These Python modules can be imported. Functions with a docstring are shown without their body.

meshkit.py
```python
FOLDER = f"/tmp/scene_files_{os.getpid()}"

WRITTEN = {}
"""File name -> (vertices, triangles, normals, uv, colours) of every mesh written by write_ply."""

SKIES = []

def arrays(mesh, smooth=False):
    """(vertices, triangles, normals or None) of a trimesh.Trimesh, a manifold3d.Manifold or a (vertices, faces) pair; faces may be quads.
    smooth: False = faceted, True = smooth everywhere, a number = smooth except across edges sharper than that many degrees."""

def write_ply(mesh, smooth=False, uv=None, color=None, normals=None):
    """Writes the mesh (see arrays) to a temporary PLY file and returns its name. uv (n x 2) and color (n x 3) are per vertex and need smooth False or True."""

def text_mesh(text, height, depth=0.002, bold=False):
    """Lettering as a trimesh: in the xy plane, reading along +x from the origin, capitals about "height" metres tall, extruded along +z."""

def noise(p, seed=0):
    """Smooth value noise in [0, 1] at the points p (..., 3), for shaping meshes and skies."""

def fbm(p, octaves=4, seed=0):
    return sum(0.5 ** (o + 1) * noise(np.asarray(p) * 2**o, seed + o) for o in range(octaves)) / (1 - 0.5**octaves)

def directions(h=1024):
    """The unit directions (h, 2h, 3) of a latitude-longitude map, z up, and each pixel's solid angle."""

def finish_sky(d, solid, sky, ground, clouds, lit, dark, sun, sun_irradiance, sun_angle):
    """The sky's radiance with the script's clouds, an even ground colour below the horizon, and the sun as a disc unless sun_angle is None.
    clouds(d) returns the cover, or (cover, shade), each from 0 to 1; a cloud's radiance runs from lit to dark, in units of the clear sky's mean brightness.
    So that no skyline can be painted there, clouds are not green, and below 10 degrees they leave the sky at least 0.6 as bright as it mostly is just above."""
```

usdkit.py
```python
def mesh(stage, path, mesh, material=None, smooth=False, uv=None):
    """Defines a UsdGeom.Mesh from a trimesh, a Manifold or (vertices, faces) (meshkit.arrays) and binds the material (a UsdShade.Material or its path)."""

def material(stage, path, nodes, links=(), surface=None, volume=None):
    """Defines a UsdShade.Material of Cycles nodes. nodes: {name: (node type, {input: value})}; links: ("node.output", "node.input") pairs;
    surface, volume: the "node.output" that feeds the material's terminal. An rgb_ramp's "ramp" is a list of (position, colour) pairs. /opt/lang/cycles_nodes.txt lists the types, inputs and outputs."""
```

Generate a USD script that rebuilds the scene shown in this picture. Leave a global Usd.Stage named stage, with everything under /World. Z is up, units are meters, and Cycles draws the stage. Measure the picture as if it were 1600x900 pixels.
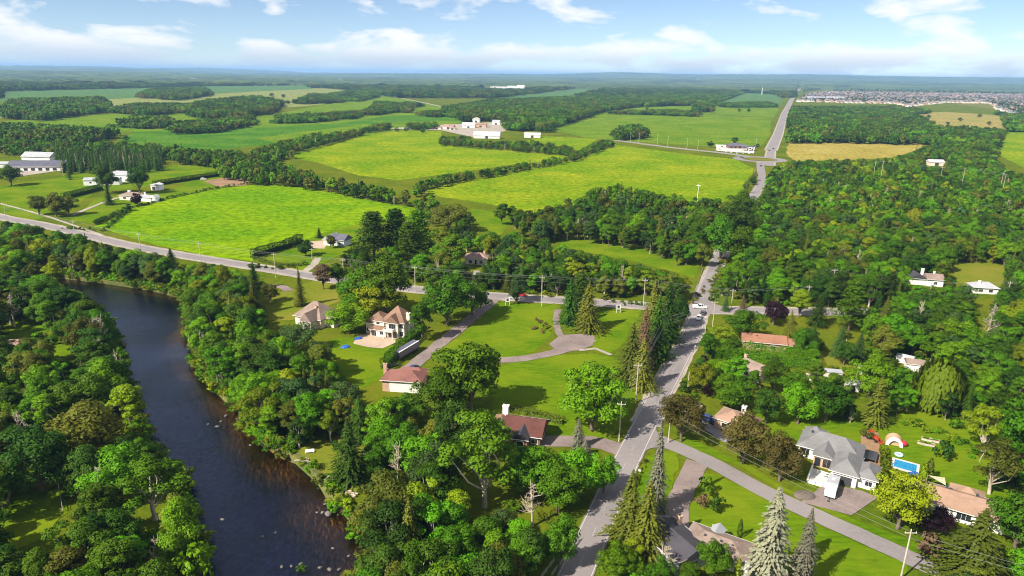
import math, random, numpy as np, trimesh, usdkit
from pxr import Usd, UsdGeom, UsdLux, UsdShade, Gf, Sdf, Vt
import shapely
from shapely.geometry import Polygon, LineString, Point, MultiPolygon, box as sbox
from shapely.ops import unary_union

stage = Usd.Stage.CreateInMemory()
UsdGeom.SetStageUpAxis(stage, UsdGeom.Tokens.z)
UsdGeom.SetStageMetersPerUnit(stage, 1.0)
UsdGeom.Xform.Define(stage, '/World')
stage.SetDefaultPrim(stage.GetPrimAtPath('/World'))
UsdGeom.Scope.Define(stage, '/World/Looks')

# ------------------------------------------------------------------ camera
FPX, CAM_H, PITCH, ROLL = 1067.0, 90.0, math.radians(17.38), 0.0145
fw = np.array([0, math.cos(PITCH), -math.sin(PITCH)])
r0 = np.array([1.0, 0, 0]); u0 = np.cross(r0, fw)
RT = math.cos(ROLL) * r0 + math.sin(ROLL) * u0
UP = -math.sin(ROLL) * r0 + math.cos(ROLL) * u0
cam = UsdGeom.Camera.Define(stage, '/World/camera')
cam.CreateHorizontalApertureAttr(36.0)
cam.CreateFocalLengthAttr(36.0 * FPX / 1600.0)
cam.CreateClippingRangeAttr(Gf.Vec2f(1.0, 200000.0))
cam.CreateExposureAttr(1.02)
m4 = Gf.Matrix4d(*RT, 0, *UP, 0, *(-fw), 0, 0, 0, CAM_H, 1)
cam.AddTransformOp().Set(m4)

# ------------------------------------------------------------------ sun and sky
SUN_AZ = math.radians(180 + 53)          # azimuth of the sun, from +y clockwise (behind the viewer's left shoulder)
SUN_EL = math.radians(43)
TO_SUN = np.array([math.sin(SUN_AZ) * math.cos(SUN_EL), math.cos(SUN_AZ) * math.cos(SUN_EL), math.sin(SUN_EL)])
sun = UsdLux.DistantLight.Define(stage, '/World/sun')
sun.CreateIntensityAttr(1.15); sun.CreateAngleAttr(0.5); sun.CreateNormalizeAttr(True)
sun.CreateColorAttr(Gf.Vec3f(1.0, 0.93, 0.82))
_z = TO_SUN; _x = np.cross([0, 0, 1.0], _z); _x /= np.linalg.norm(_x); _y = np.cross(_z, _x)
sun.AddTransformOp().Set(Gf.Matrix4d(*_x, 0, *_y, 0, *_z, 0, 0, 0, 0, 1))
dome = UsdLux.DomeLight.Define(stage, '/World/sky_dome')
N = {'tc': ('texture_coordinate', {}),
     'sky': ('sky_texture', {'sky_type': 'single_scattering', 'sun_disc': False, 'sun_elevation': SUN_EL, 'sun_rotation': math.atan2(TO_SUN[0], TO_SUN[1]),
                             'air_density': 0.6, 'aerosol_density': 0.1, 'ozone_density': 1.6, 'altitude': 100.0}),
     'sx': ('separate_xyz', {}),
     'az': ('math', {'math_type': 'arctan2'}),
     'el': ('math', {'math_type': 'arcsine'}),
     # heaped clouds low over the horizon
     'cv': ('combine_xyz', {'z': 21.9}),
     'azs': ('math', {'math_type': 'multiply', 'value2': 9.0}),
     'els': ('math', {'math_type': 'multiply', 'value2': 26.0}),
     'n1': ('noise_texture', {'scale': 1.0, 'detail': 7.0, 'roughness': 0.55, 'distortion': 0.25}),
     'band': ('rgb_ramp', {'ramp': [(0.0, (.40, .40, .40)), (0.008, (.42, .42, .42)), (0.020, (.56, .56, .56)), (0.036, (.46, .46, .46)), (0.050, (.22, .22, .22)), (0.062, (.10, .10, .10)), (0.085, (.30, .30, .30)), (0.16, (.34, .34, .34)), (0.25, (.40, .40, .40)), (0.6, (.36, .36, .36)), (1.0, (.4, .4, .4))]}),
     'sum': ('math', {'math_type': 'multiply_add', 'value2': 0.33}),
     'cov': ('rgb_ramp', {'ramp': [(0.0, (0, 0, 0)), (0.59, (0, 0, 0)), (0.645, (.45, .45, .45)), (0.715, (.85, .85, .85)), (0.82, (.94, .94, .94)), (1.0, (1, 1, 1))]}),
     'ctop': ('rgb_ramp', {'ramp': [(0.0, (.55, .63, .72)), (0.018, (.68, .73, .79)), (0.034, (1, .98, .96)), (1.0, (1, .99, .97))]}),
     'cs': ('vector_math', {'vector_type': 'x', 'math_type': 'scale', 'scale': 8.5}),
     'mx': ('mix_color', {}),
     'bg': ('background_shader', {'strength': 0.066})}
del N['cs'][1]['vector_type']
L = [('tc.generated', 'sx.vector'), ('sx.x', 'az.value1'), ('sx.y', 'az.value2'), ('sx.z', 'el.value1'),
     ('az.value', 'azs.value1'), ('el.value', 'els.value1'), ('azs.value', 'cv.x'), ('els.value', 'cv.y'), ('cv.vector', 'n1.vector'),
     ('el.value', 'band.fac'), ('band.color', 'sum.value1'), ('n1.fac', 'sum.value3'), ('sum.value', 'cov.fac'),
     ('el.value', 'ctop.fac'), ('ctop.color', 'cs.vector1'), ('sky.color', 'mx.a'), ('cs.vector', 'mx.b'), ('cov.color', 'mx.fac'), ('mx.result', 'bg.color')]
sky_mat = usdkit.material(stage, '/World/Looks/sky', N, L, surface='bg.background')
UsdShade.MaterialBindingAPI.Apply(dome.GetPrim()).Bind(sky_mat)

# ------------------------------------------------------------------ small helpers
NAMES = {}
def path_for(name, parent=None):
    base = (str(parent.GetPath()) if parent is not None else '/World') + '/' + name
    n = NAMES.get(base, 0); NAMES[base] = n + 1
    return base if n == 0 else f'{base}_{n:03d}'
def tag(prim, label=None, cat=None, group=None, kind=None):
    p = prim.GetPrim() if hasattr(prim, 'GetPrim') else prim
    for k, v in (('label', label), ('category', cat), ('group', group), ('kind', kind)):
        if v: p.SetCustomDataByKey(k, v)
    return p
def thing(name, label, cat, loc=(0, 0, 0), yaw=0.0, group=None):
    x = UsdGeom.Xform.Define(stage, path_for(name)); x.AddTranslateOp().Set(Gf.Vec3d(*map(float, loc)))
    if yaw: x.AddRotateZOp().Set(float(yaw))
    return tag(x, label, cat, group)
def part(name, mesh, mt, parent=None, smooth=False, label=None):
    p = usdkit.mesh(stage, path_for(name, parent), mesh, mt, smooth).GetPrim()
    if label: p.SetCustomDataByKey('label', label)
    return p
def struct(name, mesh, mt, label=None): return tag(part(name, mesh, mt), label, None, None, 'structure')
def G(px, py, z=0.0):
    """The point of the ground (or of the level z) that the photograph shows at (px, py)."""
    d = fw * FPX + RT * (px - 800) - UP * (py - 450)
    return np.array([0, 0, CAM_H]) + d * ((z - CAM_H) / d[2])
def proj(p):
    q = np.asarray(p, float) - [0, 0, CAM_H]; s = q @ fw
    return np.stack([800 + FPX * (q @ RT) / s, 450 - FPX * (q @ UP) / s, s], -1)
def gp(pts, z=0.0): return [tuple(G(x, y, z)[:2]) for x, y in pts]
def gpoly(pts, z=0.0): return Polygon(gp(pts, z)).buffer(0)
def height_of(px, base, top):
    b = G(px, base); lo, hi = 0.0, 60.0
    for _ in range(30):
        m = (lo + hi) / 2
        if proj(b + [0, 0, m])[1] > top: lo = m
        else: hi = m
    return b, lo, float(proj(b)[2]) / FPX
def rough(poly, amp, size=4.0):
    """The outline with the uneven edge that grass, gravel and crops have."""
    import meshkit
    def f(c): q = np.c_[c / size, np.zeros(len(c))]; return c + amp * 2 * (np.stack([meshkit.fbm(q, 3, 5), meshkit.fbm(q, 3, 9)], 1) - .5)
    return shapely.transform(shapely.segmentize(poly, size * .5), f).buffer(0)
def flat(poly, z):
    vs, fs, n = [], [], 0
    for g in getattr(poly, 'geoms', [poly]):
        if g.is_empty or g.geom_type != 'Polygon': continue
        v, f = trimesh.creation.triangulate_polygon(g, engine='earcut')
        v = np.c_[v, np.full(len(v), z)]
        a = np.cross(v[f[:, 1]] - v[f[:, 0]], v[f[:, 2]] - v[f[:, 0]])[:, 2]
        f = np.where((a < 0)[:, None], f[:, ::-1], f)
        vs.append(v); fs.append(f + n); n += len(v)
    return np.vstack(vs), np.vstack(fs)
def bx(x0, x1, y0, y1, z0, z1):
    m = trimesh.creation.box([x1 - x0, y1 - y0, z1 - z0]); m.apply_translation([(x0 + x1) / 2, (y0 + y1) / 2, (z0 + z1) / 2]); return m
def cat_(ms): return trimesh.util.concatenate(ms)
def tube(pts, radii, n=6):
    pts = np.asarray(pts, float); vs, fs = [], []
    for i, p in enumerate(pts):
        d = pts[min(i + 1, len(pts) - 1)] - pts[max(i - 1, 0)]; d /= np.linalg.norm(d) + 1e-9
        a = np.cross(d, [0, 0, 1.0] if abs(d[2]) < .9 else [1.0, 0, 0]); a /= np.linalg.norm(a); b = np.cross(d, a)
        t = np.linspace(0, 2 * np.pi, n, endpoint=False)
        r = radii[i] if np.ndim(radii) else radii
        vs.append(p + r * (np.cos(t)[:, None] * a + np.sin(t)[:, None] * b))
    for i in range(len(pts) - 1):
        for k in range(n):
            a, b = i * n + k, i * n + (k + 1) % n
            fs += [[a, b, b + n], [a, b + n, a + n]]
    c0, c1 = len(pts) * n, len(pts) * n + 1
    for k in range(n):
        fs += [[c0, (k + 1) % n, k], [c1, (len(pts) - 1) * n + k, (len(pts) - 1) * n + (k + 1) % n]]
    return trimesh.Trimesh(np.vstack(vs + [pts[:1], pts[-1:]]), np.array(fs), process=False)
def smooth_line(pts, k=3):
    p = np.asarray(pts, float)
    for _ in range(k):
        q = .75 * p[:-1] + .25 * p[1:]; r = .25 * p[:-1] + .75 * p[1:]
        p = np.vstack([p[:1], np.stack([q, r], 1).reshape(-1, p.shape[1]), p[-1:]])
    return p

# ------------------------------------------------------------------ materials
def M(name, nodes, links=(), surface='p.BSDF', volume=None): return usdkit.material(stage, '/World/Looks/' + name, nodes, links, surface, volume)
def sc(c, k): return tuple(min(1.0, x * k) for x in c)
def noisy(name, c1, c2, scale=1.0, scale2=.05, rough=.85, bump=0.0, dist=.1, spec=.3, c3=None, detail=5.0, stretch=None):
    """Colour that wanders between c1 and c2 at two sizes, with fine relief."""
    n = {'g': ('geometry', {}), 'n': ('noise_texture', {'scale': scale, 'detail': detail, 'roughness': .6}), 'n2': ('noise_texture', {'scale': scale2, 'detail': 3.0}),
         'r': ('rgb_ramp', {'ramp': [(.3, c1), (.7, c2)]}), 'r2': ('rgb_ramp', {'ramp': [(.35, (0, 0, 0)), (.65, (1, 1, 1))]}),
         'm': ('mix_color', {'b': c3 or sc(c2, 1.15)}), 'h': ('math', {'math_type': 'multiply', 'value2': .7}), 'p': ('principled_bsdf', {'roughness': rough, 'specular_ior_level': spec})}
    l = [('g.position', 'n2.vector'), ('n.fac', 'r.fac'), ('n2.fac', 'r2.fac'), ('r2.color', 'h.value1'), ('h.value', 'm.fac'), ('r.color', 'm.a'), ('m.result', 'p.base_color')]
    if stretch:
        n['mp'] = ('mapping', {'scale': stretch[0], 'rotation': (0, 0, stretch[1])}); l += [('g.position', 'mp.vector'), ('mp.vector', 'n.vector')]
    else: l.append(('g.position', 'n.vector'))
    if bump:
        n['b'] = ('bump', {'strength': bump, 'distance': dist}); l += [('n.fac', 'b.height'), ('b.normal', 'p.normal')]
    return M(name, n, l)
def plain(name, c, rough=.6, metallic=0.0, spec=.4): return M(name, {'p': ('principled_bsdf', {'base_color': c, 'roughness': rough, 'metallic': metallic, 'specular_ior_level': spec})})
def crop(name, c1, c2, c3, rows_deg, row=.9, bump=.8):
    """A standing crop: rows, clumps and drifts of tone."""
    n = {'g': ('geometry', {}), 'mp': ('mapping', {'rotation': (0, 0, math.radians(rows_deg)), 'scale': (.55 / row, 1 / row, 1)}),
         'n': ('noise_texture', {'scale': 1.0, 'detail': 4.0, 'roughness': .65}), 'n2': ('noise_texture', {'scale': .018, 'detail': 4.0, 'distortion': .6}), 'n3': ('noise_texture', {'scale': .22, 'detail': 4.0}),
         'r': ('rgb_ramp', {'ramp': [(.30, sc(c1, .38)), (.43, c1), (.60, c2)]}), 'r2': ('rgb_ramp', {'ramp': [(.38, (0, 0, 0)), (.68, (.8, .8, .8))]}), 'r3': ('rgb_ramp', {'ramp': [(.35, (.66, .68, .7)), (.6, (1.12, 1.1, 1.1))]}),
         'm': ('mix_color', {'b': c3}), 'mu': ('mix_color', {'blend_type': 'multiply', 'fac': 1.0}), 'b': ('bump', {'strength': bump, 'distance': .5}),
         'p': ('principled_bsdf', {'roughness': .9, 'specular_ior_level': .0})}
    l = [('g.position', 'mp.vector'), ('mp.vector', 'n.vector'), ('g.position', 'n2.vector'), ('g.position', 'n3.vector'), ('n.fac', 'r.fac'), ('n2.fac', 'r2.fac'), ('n3.fac', 'r3.fac'), ('r.color', 'm.a'), ('r2.color', 'm.fac'),
         ('m.result', 'mu.a'), ('r3.color', 'mu.b'), ('mu.result', 'p.base_color'), ('n.fac', 'b.height'), ('b.normal', 'p.normal')]
    return M(name, n, l)
LEAF = {}
def leaf_mat(word, dark, light, trans=.32):
    nm = word.replace(' ', '_').replace('-', '_') + '_leaves'
    n = {'g': ('geometry', {}), 'o': ('object_info', {}), 'r': ('rgb_ramp', {'ramp': [(0.0, dark), (.75, light), (1.0, sc(light, 1.25))]}),
         'v': ('map_range', {'to_min': .62, 'to_max': 1.30}), 'hh': ('map_range', {'to_min': .478, 'to_max': .512}), 'h': ('hsv', {}), 'wn': ('white_noise_texture', {'dimensions': '1D'}),
         'p': ('principled_bsdf', {'roughness': .55, 'specular_ior_level': .12}), 't': ('translucent_bsdf', {}), 'x': ('mix_closure', {'fac': trans})}
    l = [('g.random_per_island', 'r.fac'), ('o.random', 'v.value'), ('o.random', 'wn.w'), ('wn.value', 'hh.value'), ('v.result', 'h.value'), ('hh.result', 'h.hue'), ('r.color', 'h.color'), ('h.color', 'p.base_color'), ('h.color', 't.color'),
         ('p.BSDF', 'x.closure1'), ('t.BSDF', 'x.closure2')]
    LEAF[word] = M(nm, n, l, surface='x.closure')
leaf_mat('mid green', (.070, .165, .004), (.225, .45, .010))
leaf_mat('bright green', (.105, .26, .004), (.285, .60, .010))
leaf_mat('yellow green', (.20, .27, .006), (.43, .56, .012))
leaf_mat('dark green', (.042, .105, .007), (.135, .27, .016))
leaf_mat('olive green', (.125, .155, .014), (.30, .34, .040))
leaf_mat('bluish green', (.060, .125, .025), (.16, .29, .055))
leaf_mat('pale grey-green', (.19, .19, .12), (.43, .41, .29), .1)
leaf_mat('willow yellow', (.18, .25, .008), (.40, .50, .02))
leaf_mat('purple', (.028, .010, .014), (.070, .023, .032))
leaf_mat('brownish', (.10, .080, .018), (.235, .19, .050))
leaf_mat('rusty', (.20, .135, .065), (.36, .26, .13))
BARK = noisy('bark', (.07, .05, .035), (.16, .125, .09), 3.0, .5, .9)
PALE_BARK = noisy('pale_bark', (.22, .18, .13), (.42, .36, .28), 3.0, .5, .9)
DEAD_BARK = noisy('dead_bark', (.25, .20, .14), (.45, .38, .28), 2.0, .5, .9)

GRASS = noisy('rough_grass', (.041, .070, .004), (.092, .133, .006), .45, .03, .9, .7, .4, c3=(.129, .136, .010), spec=0.0)
LAWN = noisy('mown_lawn', (.038, .092, .002), (.094, .178, .003), .6, .055, .85, .5, .18, c3=(.150, .185, .008), stretch=((.35, 1.6, 1), .5), spec=0.0)
LAWN_GOLD = noisy('dry_lawn', (.085, .119, .007), (.136, .170, .012), .6, .05, .85, .35, .15, c3=(.178, .162, .025), spec=0.0)
VERGE = noisy('verge_grass', (.072, .093, .010), (.136, .140, .021), .6, .08, .9, .5, .3, c3=(.187, .153, .043), spec=0.0)
WOODFLOOR = noisy('wood_floor', (.03, .045, .012), (.06, .085, .018), .4, .05, .95, .5, .3, spec=0.0)
ASPHALT = noisy('asphalt', (.170, .151, .151), (.212, .189, .187), 1.2, .06, .9, .15, .02, .25, c3=(.246, .217, .208))
OLD_ASPHALT = noisy('worn_asphalt', (.128, .102, .093), (.204, .162, .149), 1.0, .15, .9, .2, .03, .2, c3=(.255, .196, .178))
GRAVEL = noisy('gravel', (.221, .187, .153), (.323, .281, .230), 1.5, .1, .95, .3, .03, .2)
DIRT = noisy('bare_soil', (.16, .095, .05), (.26, .16, .09), .8, .1, .95, .4, .05, .2)
PAVING = noisy('paving', (.289, .212, .153), (.408, .315, .230), 1.2, .15, .9, .2, .02, .2)
CONCRETE = noisy('concrete', (.357, .340, .315), (.468, .451, .416), 1.0, .2, .85, .1, .02, .3)
PAINT_W = noisy('road_paint', (.34, .32, .30), (.50, .47, .44), 2.0, .2, .8)
PAINT_Y = noisy('worn_road_paint', (.23, .205, .185), (.32, .285, .25), 2.0, .2, .8)
ROCK = noisy('river_rock', (.06, .055, .045), (.16, .145, .125), 1.5, .3, .85, .5, .1)
WOOD = noisy('weathered_wood', (.20, .16, .12), (.36, .30, .24), 3.0, .5, .85)
POLE = noisy('pole_wood', (.32, .27, .21), (.48, .42, .34), 3.0, .5, .85)
METAL = plain('galvanised_metal', (.55, .56, .57), .4, .8)
WIRE = plain('wire', (.30, .30, .30), .5, .3)
GLASS = M('window_glass', {'p': ('principled_bsdf', {'base_color': (.02, .025, .03), 'roughness': .08, 'specular_ior_level': .8})})
DARKGLASS = M('car_glass', {'p': ('principled_bsdf', {'base_color': (.01, .012, .015), 'roughness': .05, 'specular_ior_level': .8})})
RUBBER = plain('rubber', (.02, .02, .02), .8)
WHITE = noisy('white_paint', (.60, .59, .56), (.72, .71, .68), 2.0, .3, .6)
def roofm(name, c, k=1.3): return noisy(name, sc(c, .66 / k), sc(c, .66 * k), 1.4, .25, .85, .35, .05, .25, stretch=((.6, .6, 5), 0))
R_BROWN = roofm('brown_shingles', (.26, .155, .105)); R_RED = roofm('red_shingles', (.24, .105, .085)); R_GREY = roofm('grey_shingles', (.22, .215, .215), 1.2)
R_TAN = roofm('tan_shingles', (.37, .235, .165), 1.25); R_DARK = roofm('dark_shingles', (.07, .065, .075)); R_TAUPE = roofm('taupe_shingles', (.29, .215, .175))
R_MAROON = roofm('maroon_shingles', (.13, .05, .04)); R_ORANGE = roofm('orange_shingles', (.33, .16, .10), 1.25); R_LIGHT = roofm('light_grey_roof', (.45, .46, .48), 1.1)
R_SLATE = roofm('slate_blue_roof', (.12, .12, .16)); R_WHITE = roofm('white_metal_roof', (.74, .73, .73), 1.08); R_PINK = roofm('rose_roof', (.38, .24, .21), 1.2)
W_CREAM = noisy('cream_stucco', (.56, .47, .38), (.68, .58, .48), .8, .1, .85, .1, .02); W_WHITE = noisy('white_siding', (.60, .58, .55), (.72, .70, .67), .8, .1, .7)
W_BRICK = noisy('tan_brick', (.34, .21, .14), (.50, .34, .23), 3.0, .3, .9, .3, .02); W_GREY = noisy('grey_siding', (.35, .36, .38), (.46, .47, .49), .8, .1, .8)
W_BEIGE = noisy('beige_siding', (.52, .43, .34), (.66, .56, .45), .8, .1, .8); W_DARKB = noisy('dark_brick', (.11, .06, .045), (.20, .11, .08), 3.0, .3, .9)
FRAME_W = plain('white_trim', (.75, .74, .72), .5); FRAME_D = plain('dark_trim', (.05, .05, .055), .5); WOODTRIM = plain('wood_trim', (.28, .15, .07), .6)

# ------------------------------------------------------------------ where the photograph shows things (its pixels, projected on to the ground)
RIVER_PX = [(50, 432), (100, 435), (162, 442), (212, 450), (262, 460), (292, 470), (289, 495), (294, 522), (301, 550), (306, 572), (318, 595), (340, 615), (362, 637), (388, 662), (404, 690), (432, 714), (470, 727), (495, 750),
            (505, 775), (510, 788), (530, 800), (552, 816), (562, 838), (580, 857), (576, 876), (562, 895), (545, 925), (500, 1000), (250, 1000), (300, 930), (322, 880), (315, 840), (300, 800), (297, 770), (270, 730), (235, 705),
            (222, 672), (214, 640), (205, 610), (196, 580), (186, 540), (172, 505), (130, 470), (70, 447)]
ROAD_L = [(9.0, 104.0), (14.0, 116.0), (18.3, 126.4), (26.2, 145.7), (33.0, 164.0), (41.3, 184.5), (47.4, 198.3), (53.6, 212.9), (62.0, 233.0), (66, 250)]
river = Polygon(gp(RIVER_PX, -1.7)).buffer(0)
river = Polygon(smooth_line(np.array(river.exterior.coords), 2)).buffer(0)
bank_top = river.buffer(2.6, join_style='round')
near_zone = sbox(-700, -150, 800, 1300)
far_zone = sbox(-45000, -400, 45000, 60000).difference(near_zone)
gv, gf = flat(near_zone.difference(bank_top), 0.0); fv, ff = flat(far_zone, 0.0)
struct('ground', (np.vstack([gv, fv]), np.vstack([gf, ff + len(gv)])), GRASS)
def ring_mesh(outer, inner, zo, zi, seed=0):
    v, f = flat(outer.difference(inner), 0.0)
    d = shapely.distance(shapely.points(v[:, :2]), outer.exterior)
    v[:, 2] = np.where(d < .05, zo, zi)
    return v, f
struct('river_bank', ring_mesh(bank_top, river.buffer(-.8), 0.0, -2.3), noisy('bank_earth', (.05, .065, .012), (.11, .13, .02), .8, .1, .95, .5, .2, c3=(.16, .13, .04)))
def bed_grid():
    x0, y0, x1, y1 = river.bounds; X, Y = np.meshgrid(np.arange(x0 - 2, x1 + 2, 1.6), np.arange(max(y0, 60), y1 + 2, 1.6)); n = X.shape[1]
    P2 = np.stack([X.ravel(), Y.ravel()], 1); ins = shapely.contains_xy(river.buffer(2.2), P2[:, 0], P2[:, 1])
    i, j = np.meshgrid(np.arange(X.shape[0] - 1), np.arange(n - 1), indexing='ij'); a = (i * n + j).ravel(); q = np.stack([a, a + 1, a + n + 1, a + n], 1); q = q[ins[q].all(1)]
    d = shapely.distance(shapely.points(P2), LineString(gp([(294, 522), (306, 572), (340, 615), (388, 662), (432, 714), (495, 750), (510, 788), (552, 816), (580, 857), (560, 900)], -1.7)))
    d2 = shapely.distance(shapely.points(P2), LineString(gp([(50, 432), (162, 442), (262, 460), (292, 470), (294, 522)], -1.7)))
    import meshkit
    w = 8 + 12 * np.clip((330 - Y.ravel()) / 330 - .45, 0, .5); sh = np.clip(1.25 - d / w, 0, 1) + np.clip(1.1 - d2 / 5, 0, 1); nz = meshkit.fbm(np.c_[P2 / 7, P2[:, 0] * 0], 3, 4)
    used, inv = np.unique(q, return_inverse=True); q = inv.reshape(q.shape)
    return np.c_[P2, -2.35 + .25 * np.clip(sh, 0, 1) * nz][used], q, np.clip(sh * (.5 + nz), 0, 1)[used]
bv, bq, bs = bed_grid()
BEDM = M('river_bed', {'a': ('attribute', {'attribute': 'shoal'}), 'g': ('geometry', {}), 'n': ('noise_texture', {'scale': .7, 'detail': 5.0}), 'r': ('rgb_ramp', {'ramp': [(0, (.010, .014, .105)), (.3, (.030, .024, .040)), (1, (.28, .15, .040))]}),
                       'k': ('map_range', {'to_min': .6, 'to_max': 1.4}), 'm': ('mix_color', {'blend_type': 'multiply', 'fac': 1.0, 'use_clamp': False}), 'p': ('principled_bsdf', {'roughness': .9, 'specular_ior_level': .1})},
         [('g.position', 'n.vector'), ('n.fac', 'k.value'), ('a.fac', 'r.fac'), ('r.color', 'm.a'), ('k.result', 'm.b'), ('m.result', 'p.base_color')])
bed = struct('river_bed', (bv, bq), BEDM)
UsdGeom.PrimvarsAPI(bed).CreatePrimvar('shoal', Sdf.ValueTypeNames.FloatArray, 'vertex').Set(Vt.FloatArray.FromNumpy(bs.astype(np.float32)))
WATER = M('river_water', {'g': ('geometry', {}), 'mp': ('mapping', {'scale': (1.0, .55, 1), 'rotation': (0, 0, .3)}), 'n': ('noise_texture', {'scale': 1.1, 'detail': 5.0, 'roughness': .6, 'distortion': .5}),
                          'n2': ('noise_texture', {'scale': .035, 'detail': 2.0}), 'r2': ('rgb_ramp', {'ramp': [(.35, (.12, .12, .12)), (.62, (.85, .85, .85))]}),
                          'b': ('bump', {'distance': .5}), 'f': ('fresnel', {'IOR': 1.5}), 'tr': ('transparent_bsdf', {'color': (.74, .66, .58)}),
                          'gl': ('glossy_bsdf', {'color': (.72, .80, 1), 'roughness': .05}), 'x': ('mix_closure', {})},
          [('g.position', 'mp.vector'), ('mp.vector', 'n.vector'), ('g.position', 'n2.vector'), ('n2.fac', 'r2.fac'), ('r2.color', 'b.strength'), ('n.fac', 'b.height'), ('b.normal', 'f.normal'), ('b.normal', 'gl.normal'),
           ('f.fac', 'x.fac'), ('tr.BSDF', 'x.closure1'), ('gl.BSDF', 'x.closure2')], surface='x.closure')
struct('river', flat(river.buffer(-.05), -1.7), WATER)

# fields and lawns: (photograph outline, material, level)
C_NEAR = crop('bean_crop', (.077, .180, .001), (.133, .268, .002), (.189, .280, .002), 20, 1.0)
C_MID = crop('hay_crop', (.090, .172, .002), (.150, .248, .003), (.232, .264, .008), -15, 1.1)
C_FAR = crop('pasture', (.073, .148, .005), (.107, .196, .008), (.155, .208, .016), 5, 1.6)
C_DEEP = crop('young_crop', (.036, .116, .008), (.060, .156, .013), (.095, .188, .016), 10, 1.6)
C_TEAL = crop('late_crop', (.055, .12, .04), (.08, .16, .05), (.10, .18, .05), 0, 2.0)
C_GOLD = crop('ripe_grain', (.23, .19, .030), (.30, .245, .05), (.34, .28, .075), 0, 1.5, .5)
C_TAN = crop('fallow', (.255, .204, .060), (.340, .255, .093), (.170, .204, .043), 0, 2.0)
C_PALE = crop('pale_meadow', (.153, .187, .043), (.204, .238, .064), (.230, .230, .085), 0, 2.0)
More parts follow.
